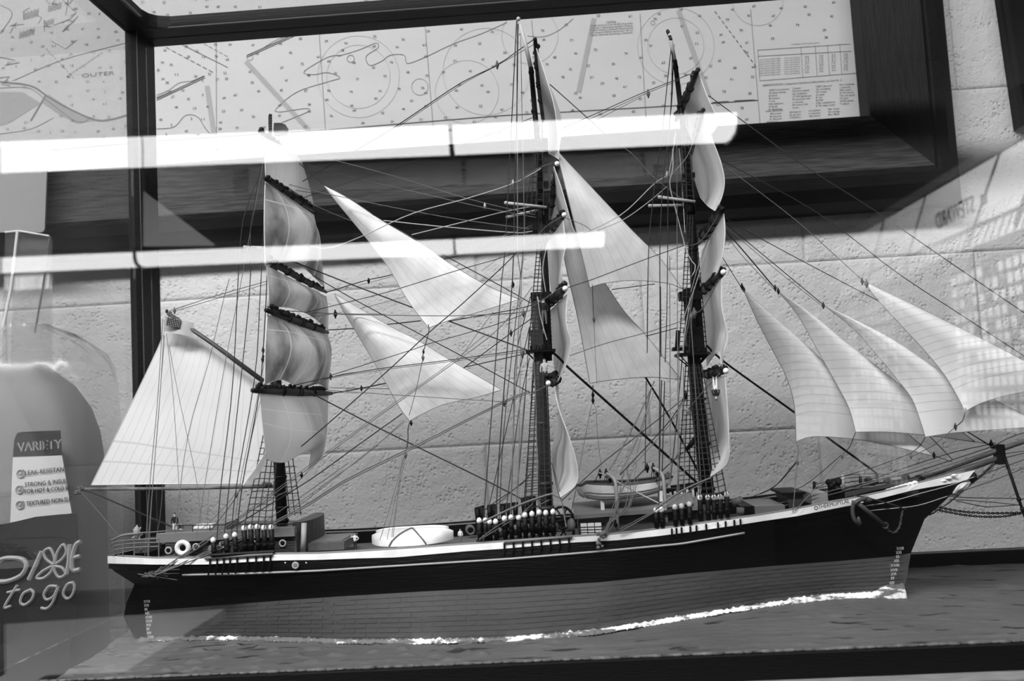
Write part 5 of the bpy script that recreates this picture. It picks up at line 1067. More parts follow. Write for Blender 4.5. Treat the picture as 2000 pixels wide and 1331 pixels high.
# head stays and jib sheets
for pts, w, c, a, b in [
    ([(1408, 498), (1448, 562)], 1.5, 'd', 0, .02), ([(1408, 440), (1460, 500), (1514, 564)], 2.6, 'd', 0, .008), ([(1408, 446), (1450, 500), (1512, 566)], 1.2, 'm', 0, .008), ([(1408, 430), (1512, 516), (1606, 594)], 1.8, 'd', 0, -.004), ([(1408, 434), (1512, 524), (1606, 598)], 1.2, 'm', 0, -.004), ([(1418, 427), (1438, 440), (1563, 508), (1719, 590)], 1.7, 'd', 0, .02),
    ([(1409, 319), (1550, 427), (1634, 502), (1690, 553)], 1.5, 'm', 0, -.014), ([(1409, 313), (1595, 415), (1749, 531), (1878, 616), (2040, 722)], 1.8, 'd', 0, 0), ([(1384, 187), (1568, 322), (1700, 406), (1857, 514), (2050, 645)], 2, 'd', 0, 0),
    ([(1380, 675), (1414, 707), (1550, 805), (1617, 856), (1667, 892), (1712, 925)], 4.4, 'k', 0.03, 0.03), ([(1880, 838), (1937, 873)], 2.6, 'd', 0, 0), ([(1815, 852), (1860, 898)], 1.8, 'd', 0, 0), ([(1822, 890), (1860, 903)], 1.5, 'd', 0, 0),
    ([(1555, 863), (1560, 882), (1555, 904)], 1.8, 'm', .01, 0), ([(1557, 898), (1549, 999)], 1.5, 'm', 0, -.05), ([(1556, 904), (1516, 948), (1472, 970), (1462, 974)], 1.5, 'd', 0, .04), ([(1554, 904), (1512, 952), (1484, 966)], 1.2, 'd', 0, .04), ([(1650, 884), (1567, 951), (1500, 970), (1450, 976)], 1.5, 'd', 0, .03), ([(1650, 884), (1600, 945), (1553, 998)], 1.4, 'm', 0, -.05),
    ([(1671, 845), (1660, 872), (1648, 886)], 1.6, 'd', -.004, 0), ([(1807, 855), (1796, 872), (1776, 888)], 1.6, 'd', -.016, -.005), ([(1885, 804), (1880, 822), (1864, 836)], 2, 'd', -.024, -.02), ([(1864, 836), (1826, 868), (1780, 893)], 1.6, 'm', -.02, 0), ([(1776, 890), (1745, 930)], 1.2, 'm', 0, 0), ([(1790, 880), (1755, 925)], 1.0, 'm', 0, 0),
    ([(1620, 938), (1698, 916), (1780, 886)], 1.5, 'd', 0, 0), ([(1622, 944), (1700, 922), (1760, 905)], 1.0, 'm', 0, 0), ([(1651, 955), (1720, 937), (1784, 923), (1862, 898), (1940, 872)], 2, 'd', -.02, -.004), ([(1655, 958), (1740, 930), (1850, 893)], 1.4, 'm', -.03, -.01), ([(1660, 952), (1760, 917), (1862, 884), (1945, 866)], 1.6, 'd', .01, 0),
    ([(1815, 1007), (1854, 982), (1900, 943), (1940, 906)], 2.6, 'd', 0, 0), ([(1822, 1004), (1858, 978), (1945, 906)], 2, 'd', .003, .003), ([(1851, 970), (1900, 973), (1987, 974)], 1.8, 'd', -.004, 0), ([(1854, 976), (1920, 980), (1991, 987)], 1.6, 'd', .004, 0), ([(1868, 979), (1923, 990), (1960, 989), (1992, 986)], 1.7, 'd', -.002, 0),
    ([(1688, 989), (1733, 982), (1795, 965), (1854, 949), (1902, 932)], 1.4, 'l', -.034, -.004), ([(1690, 999), (1740, 994), (1792, 988), (1850, 970)], 1.4, 'l', -.034, -.008), ([(1850, 970), (1893, 955), (1950, 935), (2010, 911)], 1.5, 'd', -.006, 0), ([(1880, 942), (1905, 932), (2010, 895)], 1.6, 'd', -.004, 0), ([(1880, 958), (1940, 915)], 1.6, 'd', 0, 0),
    ([(1962, 895), (2010, 883)], 1.6, 'd', 0, 0), ([(1962, 887), (2010, 880)], 1.3, 'd', .004, 0), ([(1943, 871), (1968, 857), (2010, 842)], 1.7, 'd', -.004, 0), ([(1990, 978), (2010, 970)], 2, 'd', 0, 0), ([(1700, 925), (1742, 928)], 1.2, 'd', .01, .02), ([(1712, 925), (1740, 940)], 1.5, 'm', .02, 0), ([(1898, 862), (1945, 870)], 1.2, 'm', 0, 0),
    ([(1586, 957), (1650, 930), (1712, 926)], 1.3, 'd', .03, .03), ([(1600, 962), (1650, 944), (1712, 933)], 1.2, 'd', .03, .03)]: R_(pts, w, c, a, b)
for x, y, Y, r, k in [(1449, 560, .02, 4, black), (1453, 566, .02, 3.5, ropd), (1514, 563, .008, 4, ropd), (1520, 569, .008, 4, ropd), (1608, 597, -.004, 4, ropd), (1684, 550, -.014, 4, ropd), (1692, 554, -.014, 5, ropm), (1866, 834, -.02, 4, ropd), (1558, 904, 0, 3, ropm), (1645, 892, 0, 3, ropm), (1824, 890, .004, 4, black), (1779, 891, 0, 3.5, ropm), (1936, 868, 0, 5, black), (1886, 803, -.024, 3.5, ropm)]: tackle(x, y, Y, r, k)
# martingale chains: alternating links
def chain(pts, Y0, Y1, link=7.0, w=1.5, mtl=black, name='chain'):
    q = catmull([P(p[0], p[1], Y0 + (Y1 - Y0) * i / (len(pts) - 1)) for i, p in enumerate(pts)], 160); L_ = sum((a - b).length for a, b in zip(q, q[1:])); n = max(3, int(L_ / (link * PXM * .72))); mb = MB()
    for i in range(n):
        t = (i + .5) / n * 159; k = min(int(t), 158); c = q[k].lerp(q[k + 1], t - k); d = (q[k + 1] - q[k]).normalized(); s = Vector((0, 1, 0)) if i % 2 else d.cross(Vector((0, 1, 0))).normalized()
        mb.tube([c + d * math.cos(a) * link * PXM * .5 + s * math.sin(a) * link * PXM * .27 for a in [2 * math.pi * j / 8 for j in range(8)]], w * PXM / 2, 4, 0, True)
    return mb.build(name, mtl, ship)
chain([(1827, 990), (1874, 999), (1933, 1003), (1997, 1002)], 0, 0, 6, 2); chain([(1827, 996), (1893, 1008), (1952, 1010), (1997, 1003)], .004, 0, 6, 2)
# shrouds and ratlines
def shrouds(bases, Yb, apex, Ya, tops_w, nr, v0=.03, v1=.97, extra=2.0):
    n = len(bases); bs = [P(x, y, Yb) for x, y in bases]; ts = [P(apex[0] + (i / (n - 1) - .5) * tops_w if n > 1 else apex[0], apex[1], Ya) for i in range(n)]
    for a, b in zip(bs, ts): MB().tube([a, b], .00042, 5).build('shroud', ropd, ship)
    mb = MB()
    for k in range(nr):
        v = v0 + (v1 - v0) * (k / (nr - 1)); q = [a.lerp(b, v) for a, b in zip(bs, ts)]; e = (q[0] - q[-1]).normalized() * extra * PXM
        mb.tube([q[0] + e] + q + [q[-1] - e], .00034, 4)
    mb.build('ratlines', ropd, ship, kind='stuff')
near = -.062; far = .062
shrouds([(1025, 1008), (1039, 1005), (1053, 1003), (1066, 1003), (1080, 1002)], near, (1053, 705), -.008, 22, 26, .04, .97)
shrouds([(1024, 978), (1037, 977), (1051, 976), (1064, 975), (1078, 975)], far, (1056, 700), .008, 22, 24, .02, .97)
shrouds([(1367, 974), (1382, 974), (1394, 973), (1406, 972), (1419, 967)], near, (1358, 712), -.008, 24, 24, .03, .97)
shrouds([(1324, 952), (1335, 951), (1346, 950), (1357, 950), (1368, 949)], far, (1350, 708), .008, 20, 26, .02, .97)
shrouds([(477, 1032), (490, 1031), (503, 1031), (516, 1032), (530, 1031)], near, (538, 785), -.008, 20, 20, .03, .95)
shrouds([(566, 1008), (576, 1007), (588, 1006)], far, (550, 790), .008, 12, 16, .02, .95)
shrouds([(1032, 684), (1041, 684), (1050, 684)], -.018, (1058, 450), -.004, 12, 28, .05, .97); shrouds([(1063, 684), (1070, 684), (1078, 684)], .014, (1062, 450), .004, 8, 28, .05, .97)
shrouds([(1036, 420), (1046, 418), (1062, 420)], -.010, (1054, 236), -.003, 9, 16, .03, .95)
shrouds([(1326, 690), (1336, 690), (1346, 690)], -.018, (1348, 420), -.004, 10, 30, .05, .97); shrouds([(1366, 690), (1374, 690), (1381, 690)], .014, (1354, 430), .004, 8, 26, .05, .97)
shrouds([(1332, 400), (1342, 398), (1356, 400)], -.010, (1336, 225), -.003, 10, 16, .03, .95); shrouds([(518, 755), (528, 755)], -.018, (531, 480), -.004, 6, 8, .1, .9)
# deadeye posts with white heads along the rails
dep = None
def deadeye(x, y, ybase, Y):
    global dep
    a = P(x, y, Y); b = P(x + 2, ybase, Y); mb = MB(); mb.tube([b, a - Vector((0, 0, .001))], [.0019, .0021], 7); mb.ball(b.lerp(a, .35), .0026, 0, 6, 4); o = mb.build('deadeye_lanyard', black, ship, True)
    MB().ball(a + Vector((0, -.0008, .0006)), .0021, 0, 7, 5, (1, .9, 1.15)).build('white_heart', white, o, True)
for x, y in [(936, 1019), (948, 1019), (956, 1021), (968, 1021), (985, 1015), (998, 1013), (1013, 1013), (1025, 1008), (1039, 1006), (1053, 1003), (1066, 1004), (1080, 1002)]: deadeye(x, y, yr(x) - 8, -.0615)
for x, y in [(1281, 999), (1292, 998), (1318, 993), (1331, 991), (1346, 987)]: deadeye(x, y, yr(x) - 4, -.060)
for x, y in [(1367, 974), (1382, 974), (1394, 974), (1406, 973), (1419, 968)]: deadeye(x, y, yr(x) - 6, -.056)
for x, y in [(477, 1034), (490, 1032), (503, 1031), (516, 1033), (530, 1032), (417, 1057), (442, 1050), (459, 1047)]: deadeye(x, y, yr(x) - 3, -.059)
for x0, y0, x1, y1, Y in [(928, 995, 946, 990, .055), (952, 990, 970, 988, .055), (976, 988, 1012, 984, .055), (1018, 976, 1046, 972, .055), (1310, 952, 1372, 944, .055)]:
    mb = MB(); a = P(x0, y0, Y); b = P(x1, y1, Y); mb.tube([a, b], .0016, 6); n = max(2, int((x1 - x0) / 14) + 1)
    for k in range(n): c = a.lerp(b, (k + .5) / n); mb.tube([c, c - Vector((0, 0, .016))], [.0030, .0020], 6)
    mb.build('far_pinrail', black, ship, True)
mb = MB(); mb.tube([P(1284, 1004, -.058), P(1350, 993, -.058)], .0016, 6); mb.build('pinrail', black, ship); mb = MB(); mb.tube([P(1366, 970, -.056), P(1424, 964, -.055)], .0014, 6); mb.build('pinrail', black, ship)
for x0, x1 in ((412, 536), (930, 1084)): MB().tube([P(x, yr(x) - 6, -.061) for x in (x0, (x0 + x1) / 2, x1)], .0014, 6).build('pinrail', black, ship)
# fife rails and far white pins at the foot of the fore mast
for x, y, h in [(1309, 962, 14), (1318, 960, 12), (1331, 958, 24), (1342, 956, 28), (1353, 955, 26), (1365, 950, 24)]: MB().tube([P(x, y, -.02), P(x + 2, y + h, -.02)], [.0010, .0016], 6).build('belaying_pin', MATS['light_wood'], ship, True)
boxpx('fife_rail', 1300, 956, 1372, 961, .01, .02, black)
# chain plates over the strake
for xs in ([985 + k * 18 for k in range(8)], [1312, 1321, 1331, 1348, 1360, 1379, 1402, 1417, 1434, 1446], [410, 424, 437, 449, 463, 483, 500, 515, 528]):
    for x in xs: MB().tube([P(x, yr(x) + 1, -hbd(x) - .0022), P(x + .5, ysb(x) + 3, -hbd(x) - .0022), P(x + (1.0 if x > 1200 else -3), ysb(x) + (3 if x > 1200 else 22), -hbd(x) - .0018)], .0008, 5).build('chain_plate', black, ship)
for x0, x1 in ((400, 533), (985, 1118)):
    MB().tube([P(x, yr(x) - 1, -hbd(x) - .002) for x in (x0, (x0 + x1) / 2, x1)], .0011, 5).build('channel', cabg, ship, True)
# loose bunch of falls at the stern quarter and main brace bunch
for k in range(10): R_([(300 + rnd.uniform(-8, 6), 1124 + rnd.uniform(-4, 5)), (284 + rnd.uniform(-16, 14), 1122 + rnd.uniform(-5, 8)), (300 + rnd.uniform(-22, 55), 1126 + rnd.uniform(-14, 8))], 1.2, 'm', -.058, -.055)
for k in range(9): R_([(1180 + rnd.uniform(-8, 12), 1048 + rnd.uniform(-3, 5)), (1190 + rnd.uniform(-4, 10), 1022), (1204 + rnd.uniform(-14, 30), 990 + rnd.uniform(-8, 6)), (1215 + k * 4, 930 - (k % 4) * 8)], 1.3, 'm', -.069, -.045)
t = MB()
for k in range(14): t.ball(P(1176 + rnd.uniform(-9, 7), 1050 + rnd.uniform(-10, 22), -.0705), rnd.uniform(.0010, .0022))
t.build('rope_coil', ropm, ship, True)

# ------------------------------------------------------------------ deck furniture
def dz(x, y=None): return P(x, yr(x), -.05).z - DZ
def X_(x, Y=0.0): return P(x, 800, Y).x
# raised cabin aft with round front
def prof_cabin():
    x0, x1 = P(303, 1040, -.040).x, P(578, 1040, -.040).x; zb_ = P(440, 1086, -.042).z; n = 24
    mb = MB(); rows = []
    for k in range(n + 1):
        t = k / n; x = x0 + (x1 - x0) * t; zt = P(303 + 275 * t, 1046 - 3 * t if t > .25 else 1050 - 3, -.040).z; w = .040 * min(1, .55 + 1.2 * t)
        zt2 = zt + .001; rows.append([Vector((x, -w, zb_)), Vector((x, -w, zt)), Vector((x, -w * .93, zt2)), Vector((x, 0, zt2 + .0006)), Vector((x, w * .93, zt2)), Vector((x, w, zt)), Vector((x, w, zb_))])
    mb.grid(rows); mb.add(rows[0], [tuple(range(7))]); mb.add(rows[-1], [tuple(range(6, -1, -1))]); return mb, x0, x1, zb_
mb, cx0, cx1, czb = prof_cabin(); cabin = mb.build('aft_cabin', brown, ship)
mb = MB(); a = P(574, 1020, -.03); b = P(607, 1080, -.03); rows = []
for k in range(13):
    an = math.pi * k / 12 - math.pi / 2; rows.append([Vector((a.x + (b.x - a.x) * max(0, math.cos(an)) ** .6, .034 * math.sin(an), z)) for z in (b.z, b.z + (a.z - b.z) * .5, a.z - .002, a.z)])
mb.grid(rows); mb.add([r[3] for r in rows], [tuple(range(13))]); mb.build('cabin_front', mat('cabin_front_wood', .035, .45, .4, var=.3, vscale=60, stretch=(14, 14, 2)), ship)
MB().tube([P(594, 1022, -.036), P(593, 1050, -.037), P(591, 1078, -.036)], .0022, 6).build('corner_pilaster', lightw, cabin, True)
for x, y in [(329, 1076), (383, 1069), (435, 1064), (495, 1063), (552, 1062)]:
    p = P(x, y, -.0412); MB().ring(p, .0024, .0007, (0, 1, 0), 14, 5).build('porthole_ring', lightw, cabin, True); MB().ball(p, .0022, 0, 8, 5, (1, .25, 1)).build('porthole_glass', black, cabin)
for k in range(7):
    y = 1050 + k * 5; MB().tube([P(310 + k, y + 1.6, -.0408), P(575, y - .5, -.0408)], .00022, 4).build('plank_seam', black, cabin)
boxpx('cabin_coaming', 305, 1044, 575, 1048, -.043, -.036, cabg)
p = P(357, 1071, -.0425); MB().ring(p, .0046, .0021, (0, 1, 0), 18, 8).build('lifebuoy', white, ship, True)
# skylight on the cabin top
mb = MB(); a = P(366, 1046, -.016); b = P(412, 1027, -.016); mb.hexa([Vector((a.x, -.016, a.z)), Vector((b.x, -.016, a.z)), Vector((b.x, .016, a.z)), Vector((a.x, .016, a.z))], [Vector((a.x + .002, -.003, b.z)), Vector((b.x - .002, -.003, b.z)), Vector((b.x - .002, .003, b.z)), Vector((a.x + .002, .003, b.z))])
mb.build('skylight', mat('skylight_pale', .55, .25, .6), ship)
boxpx('companion_hatch', 415, 1024, 440, 1044, -.02, .012, cabg)
mb = MB()
for x in range(342, 580, 34): mb.tube([P(x, 1048 - (x - 340) * .014, -.037), P(x, 1027 - (x - 340) * .014, -.037)], .0004, 4)
mb.tube([P(342, 1027, -.037), P(576, 1024, -.037)], .0004, 4); mb.build('cabin_top_railing', ropd, ship)
# stern rail
mb = MB(); pts = [(310, 1068), (260, 1070), (228, 1074), (217, 1080)]; pf = [(317, 1052), (262, 1055), (236, 1060), (217, 1070)]
for o in (0, -8, -15): mb.tube(catmull([P(x, y + o, -hbd(max(x, 214)) + .002) for x, y in pts], 20), .0005, 4)
for x in (222, 240, 262, 290, 310): mb.tube([P(x, yr(x), -hbd(x) + .002), P(x, yr(x) - 38 + (8 if x < 250 else 0), -hbd(x) + .002)], .0005, 4)
mb.tube(catmull([P(218, 1056, -.015), P(240, 1047, -.03), P(268, 1043, -.036), P(286, 1041, -.03)], 14), .0009, 5); mb.tube(catmull([P(x, y, .03) for x, y in [(216, 1068), (236, 1046), (300, 1040), (345, 1036)]], 16), .0006, 4)
mb.build('stern_railing', cabg, ship)
boxpx('wheel_box', 262, 1058, 290, 1080, -.012, .012, brown); p = P(268, 1048, 0); mb = MB(); mb.ring(p, .0075, .0008, (1, .2, 0), 16, 5)
for k in range(4): an = k * math.pi / 4; d = Vector((0, math.cos(an), math.sin(an))); mb.tube([p - d * .0095, p + d * .0095], .0005, 4)
mb.build('steering_wheel', MATS['light_wood'], ship, True)
t = MB(); t.ball(P(267, 1040, -.03), .0034, 0, 8, 6, (.8, .8, 1.4)); t.tube([P(267, 1056, -.03), P(267, 1036, -.03)], .0018, 7); t.build('binnacle', mat('binnacle_pale', .3, .5, .3), ship, True)
for x, y in [(308, 1047), (310, 1049), (290, 1074), (291, 1066), (275, 1074)]: tackle(x, y, -.036, 3.4, ropm)
# hatch, coils, upturned boat
boxpx('main_hatch', 600, 1062, 672, 1074, -.026, .026, deckm); boxpx('hatch_cover', 604, 1059, 668, 1063, -.022, .022, mat('hatch_plank', .16, .5, .3, var=.3, vscale=80, stretch=(1, 20, 1)))
for x, y in ((633, 1051), (918, 1035)):
    mb = MB()
    for k in range(3): mb.ring(P(x + k * .8, y + k, .0455 - k * .0016), .0038 - k * .0002, .0008, (.2, 1, .1), 14, 5)
    mb.build('rope_coil', ropm, ship, True)
def boat(x0, x1, ytop, ybot, Yc, hb_, inverted, mtl, name, sheer=0.0, slope=0.0):
    n = 18; rows = []; a = P(x0, ybot, Yc); b = P(x1, ybot - slope, Yc); H = abs(P(x0, ytop, Yc).z - P(x0, ybot, Yc).z)
    for k in range(n + 1):
        t = k / n; c = a.lerp(b, t); e = (1 - abs(2 * t - 1) ** 2.6) ** .8 if 0 < t < 1 else .02; w = hb_ * max(.03, e); h = H * (1 - .35 * abs(2 * t - 1) ** 5); row = []
        for j in range(13):
            an = math.pi * j / 12; yy = -math.cos(an) * w; zz = math.sin(an) ** .75 * h
            row.append(c + Vector((0, yy, zz if inverted else sheer * (2 * t - 1) ** 2 + H - zz)))
        rows.append(row)
    mb = MB(); mb.grid(rows); mb.add(rows[0], [tuple(range(13))]); mb.add(rows[-1], [tuple(range(12, -1, -1))]); o = mb.build(name, mtl, ship, True); return o, rows
o, rows = boat(727, 886, 1037, 1062, -.008, .028, True, boatw, 'upturned_boat', slope=9)
MB().tube([r[6] + Vector((0, 0, .0008)) for r in rows[1:-1]], .0012, 5).build('keel', white, o, True)
for e in (5, 13): MB().tube([rows[int(9 + (e - 9) * (6 - j) / 6)][j].lerp(rows[int(9 + (e - 9) * (6 - j) / 6) + 1][j], (9 + (e - 9) * (6 - j) / 6) % 1) + Vector((0, -.0006, .0005)) for j in range(7)], .0006, 4).build('lashing', ropm, o)
for x in (770, 800, 840): MB().tube([P(x, 1068 - (x - 760) * .05, -.03), P(x, 1068 - (x - 760) * .05, .02)], .0022, 6).build('boat_skid', black, o)
# fore deckhouse with the clinker boat on its roof
mb = MB(); zb_ = P(1180, 1050, -.036).z; zt = P(1180, 1005, -.036).z; xa, xb = P(1128, 1000, -.036).x, P(1400, 1000, -.036).x
mb.box((xa, -.036, zb_), (xb, .036, zt)); house = mb.build('fore_deckhouse', brown, ship)
mb = MB(); rows = []
for k in range(9):
    an = -1 + 2 * k / 8; rows.append([Vector((xa - .003, an * .042, zt + .001 + .0045 * (1 - an * an))), Vector((xb - .012, an * .042, zt + .0035 + .0045 * (1 - an * an)))])
mb.grid(rows); bt2 = [Vector((p.x, p.y, p.z - .0035)) for p in (rows[0][0], rows[0][1], rows[-1][1], rows[-1][0])]; mb.grid([[r[0] for r in rows], [r[0] - Vector((0, 0, .003)) for r in rows]]); mb.add([rows[0][0], rows[0][1], rows[0][1] - Vector((0, 0, .003)), rows[0][0] - Vector((0, 0, .003))], [(0, 1, 2, 3)]); mb.build('house_roof', cabg, house)
mb = MB(); a = P(1290, 980, -.03); rows = []
for k in range(9):
    an = -1 + 2 * k / 8; rows.append([Vector((a.x, a.y + .022 * (an + .4), a.z - .004 + .006 * (1 - an * an))), Vector((a.x + .024, a.y + .022 * (an + .4), a.z - .001 + .006 * (1 - an * an)))])
mb.grid(rows); mb.add([r[0] for r in rows], [tuple(range(9))]); mb.add([r[1] for r in rows], [tuple(range(8, -1, -1))]); mb.build('galley_dome', cabg, ship, True)
for k in range(3):
    x = 1135 + k * 14; mb = MB(); a = P(x, 1045, -.045); b = P(x + 11, 1024 - k * .6, -.045); mb.box((a.x, -.047, a.z), (b.x, -.040, b.z)); o = mb.build('white_crate', white, ship)
    for z in (.25, .5, .75): MB().box((a.x - .0002, -.0474, a.z + (b.z - a.z) * z - .0002), (b.x + .0002, -.0468, a.z + (b.z - a.z) * z + .0002)).build('slat_gap', black, o)
# clinker boat: laid up right, raised ends
def clinker():
    n = 24; pts = []; a = P(1142, 981, -.020); b = P(1308, 960, -.020); rows = []
    for k in range(n + 1):
        t = k / n; c = a.lerp(b, t); e = max(.02, (1 - abs(2 * t - 1) ** 3.2)); w = .021 * e; top = P(1133 + (1308 - 1133) * t, 950 - 10 * t - 4 * (1 - (2 * t - 1) ** 2) * -1 + (2 * t - 1) ** 2 * -7 + (6 if t < .05 else 0), -.020 - w).z; keel = c.z + .004 * (2 * t - 1) ** 4 * (1 if t < .5 else 1.5); row = []
        for j in range(15):
            s = -1 + 2 * j / 14; q = abs(s); stp = (q * 6) % 1 * .0005
            row.append(Vector((a.x + (b.x - a.x) * t - (.006 * (1 - t) ** 6 if t < .4 else -.003 * t ** 8) * q, -.020 + w * math.copysign(q ** .14, s), keel + (top - keel) * q ** 2.2)) + Vector((0, -math.copysign(stp, -s), 0)))
        rows.append(row)
    return rows
rows = clinker(); mb = MB(); mb.grid(rows); lb = mb.build('clinker_boat', mat('clinker_white', .70, .6, .2, c2=.95, vscale=90, stretch=(.25, 1, 3.5)), ship)
for j in (0, 14): MB().tube([r[j] + Vector((0, .0006 if j == 0 else -.0006, .0004)) for r in rows], .0009, 5).build('gunwale', brown, lb, True)
mb = MB(); mb.grid([[r[0] + Vector((0, .001, -.001)) for r in rows], [r[7] + Vector((0, 0, .010)) for r in rows], [r[14] + Vector((0, -.001, -.001)) for r in rows]]); mb.build('boat_cover', brown, lb)
for j in (2, 3, 4, 5): MB().tube([r[j] + Vector((0, -.0003, 0)) for r in rows[1:-1]], .00028, 4).build('strake_edge', cabg, lb)
MB().tube([rows[0][0], rows[0][3], rows[0][7]], .0012, 5).build('stem_post', MATS['light_wood'], lb, True)
for x in (1172, 1286): boxpx('boat_chock', x, 966 if x < 1200 else 960, x + 9, 998 if x < 1200 else 980, -.034, -.026, white)
# davits
for (x0, y0), (x1, y1), (xt, yt) in (((1206, 1034), (1203, 950), (1184, 925)), ((1302, 1026), (1296, 938), (1276, 914))):
    MB().tube(catmull([P(x0, y0, -.056), P(x1, y1, -.054), P((x1 + xt) / 2 + 2, yt + 8, -.048), P(xt, yt, -.040)], 16), [.0013] * 16, 8).build('davit', mat('davit_wood', .26, .5, .3), ship, True)
    for dx in (-6, 2, 8): R_([(xt + dx * .3, yt + 2), (xt + dx, yt + 34)], 1.4, 'd', -.04, -.035)
    tackle(xt, yt, -.04, 5); tackle(xt - 12, yt + 1, -.03, 5); tackle(xt + 8, yt + 12, -.04, 4)
R_([(1170, 924), (1186, 930), (1230, 955), (1290, 985), (1300, 990)], 2.4, 'l', -.04, -.055); R_([(1170, 924), (1160, 945)], 1.5, 'd', -.04, -.03); R_([(1262, 914), (1240, 936), (1226, 944)], 2, 'd', -.03, -.02)
tackle(1206, 1002, -.056, 4, ropm); tackle(1304, 990, -.056, 4, ropm); tackle(1204, 1026, -.056, 5, black)
# pump wheels by the main mast, bits
for x, y in ((1098, 1012), (1100, 1038)):
    mb = MB(); p = P(x, y, -.045); mb.ring(p, .0085, .0011, (.25, 1, 0), 18, 5)
    for k in range(3): an = k * math.pi / 3; d = Vector((math.cos(an), 0, math.sin(an))); mb.tube([p - d * .008, p + d * .008], .0006, 4)
    mb.build('pump_wheel', black, ship, True)
for k in range(16):
    x = 950 + k * 9 + rnd.uniform(-3, 3); MB().ball(P(x, 1040 - (x - 950) * .06 + rnd.uniform(-8, 4), -.052), rnd.uniform(.0018, .0032), 0, 6, 5, (1, 1, 1.5)).build('coiled_fall', ropd if k % 3 else ropm, ship, True)
for k in range(9):
    x = 414 + k * 14 + rnd.uniform(-3, 3); MB().ball(P(x, 1072 + rnd.uniform(-5, 4), -.053), rnd.uniform(.0018, .0028), 0, 6, 5, (1, 1, 1.5)).build('coiled_fall', ropd if k % 3 else ropm, ship, True)
t = MB(); t.ball(P(1116, 1026, -.05), .004, 0, 8, 6, (.8, .6, 1.3)); t.build('canvas_bag', ropm, ship, True)
# fore deck: capstan house, winch, hatch, crates, rail
mb = MB(); a = P(1536, 1000, -.018); b = P(1568, 965, -.018); mb.hexa([Vector((a.x + .003, -.018, a.z)), Vector((b.x - .003, -.018, a.z)), Vector((b.x - .003, .014, a.z)), Vector((a.x + .003, .014, a.z))], [Vector((a.x, -.021, b.z)), Vector((b.x, -.021, b.z)), Vector((b.x, .017, b.z)), Vector((a.x, .017, b.z))]); o = mb.build('windlass_house', brown, ship)
MB().box((a.x - .003, -.023, b.z), (b.x + .001, .019, b.z + .002)).build('house_lid', black, o)
boxpx('fore_hatch', 1474, 990, 1534, 1004, -.030, .022, cabg); boxpx('deck_chest', 1584, 964, 1618, 984, -.016, .012, mat('chest_pale', .24, .5, .3, var=.2, vscale=60)); boxpx('deck_chest', 1448, 990, 1472, 1006, -.03, -.01, black)
MB().tube([P(1446, 1006, -.035), P(1446, 992, -.035)], .0030, 10).build('cask', ropm, ship, True); MB().tube([P(1430, 984, .03), P(1450, 976, .03)], .0035, 10).build('spare_spar', cabg, ship, True)
mb = MB()
for k in range(22): mb.ball(P(1626 + rnd.uniform(-8, 14), 952 + rnd.uniform(-12, 14), rnd.uniform(-.014, .006)), rnd.uniform(.0016, .0036), 0, 6, 5)
mb.build('windlass', black, ship, True)
for x, y, h in [(1590, 941, 24), (1619, 938, 28), (1646, 928, 30), (1680, 930, 22), (1712, 926, 20)]:
    MB().tube([P(x, y, .018), P(x + 1, y + h, .018)], [.0012, .0014], 6).build('rail_stanchion', MATS['light_wood'] if x == 1646 else black, ship, True)
for o_ in (0, 8, 16): R_([(1588, 948 + o_), (1646, 936 + o_), (1714, 930 + o_)], 1.4, 'd', .018, .018)
for o_ in (0, 7): R_([(1500, 988 + o_), (1560, 975 + o_), (1640, 955 + o_), (1740, 930 + o_ * .5)], 1.4, 'm', -.02, -.01)
mb = MB(); mb.hexa([P(1650, 972, -.026), P(1800, 938, -.010), P(1800, 938, .012), P(1650, 972, .028)], [P(1650, 962, -.026), P(1800, 932, -.010), P(1800, 932, .012), P(1650, 962, .028)]); mb.build('forecastle_deck', mat('forecastle_grey', .06, .6, .2), ship)
for x, y in [(1696, 938), (1704, 944), (1768, 932), (1786, 938), (1794, 934), (1800, 942), (1734, 940), (1745, 946)]: MB().ball(P(x, y, -.008), .0030, 0, 7, 5, (1.2, 1, .8)).build('mooring_bitt', black, ship, True)
mb = MB(); q = []
for k in range(7): mb.ball(P(1737 + k * 8, 960 - k * 2.6, -.017 + k * .001), .0030, 0, 7, 5, (1.3, .6, .75))
mb.build('trail_board', white, ship, True)
for k in range(5): MB().ball(P(1820 + k * 11, 951 - k * 5.5, -.008), .0018, 0, 7, 5, (1.6, .6, .6)).build('scroll_work', white, ship, True)
# figurehead leaning under the bowsprit
mb = MB(); mb.tube(catmull([P(1850, 966, 0), P(1866, 958, 0), P(1880, 950, -.002), P(1892, 942, 0)], 12), [.0012, .002, .0034, .0042, .0046, .0046, .0044, .0040, .0036, .0030, .0024, .002], 8)
fgh = mb.build('figurehead', mat('figurehead_white', .62, .6, .2, var=.3, vscale=200), ship, True); MB().ball(P(1900, 931, 0), .0036, 0, 8, 6).build('head', black, fgh, True); mb = MB(); mb.tube([P(1888, 944, -.004), P(1878, 952, -.006), P(1868, 960, -.004)], [.0014, .0016, .001], 6); mb.build('arm', MATS['figurehead_white'], fgh, True)
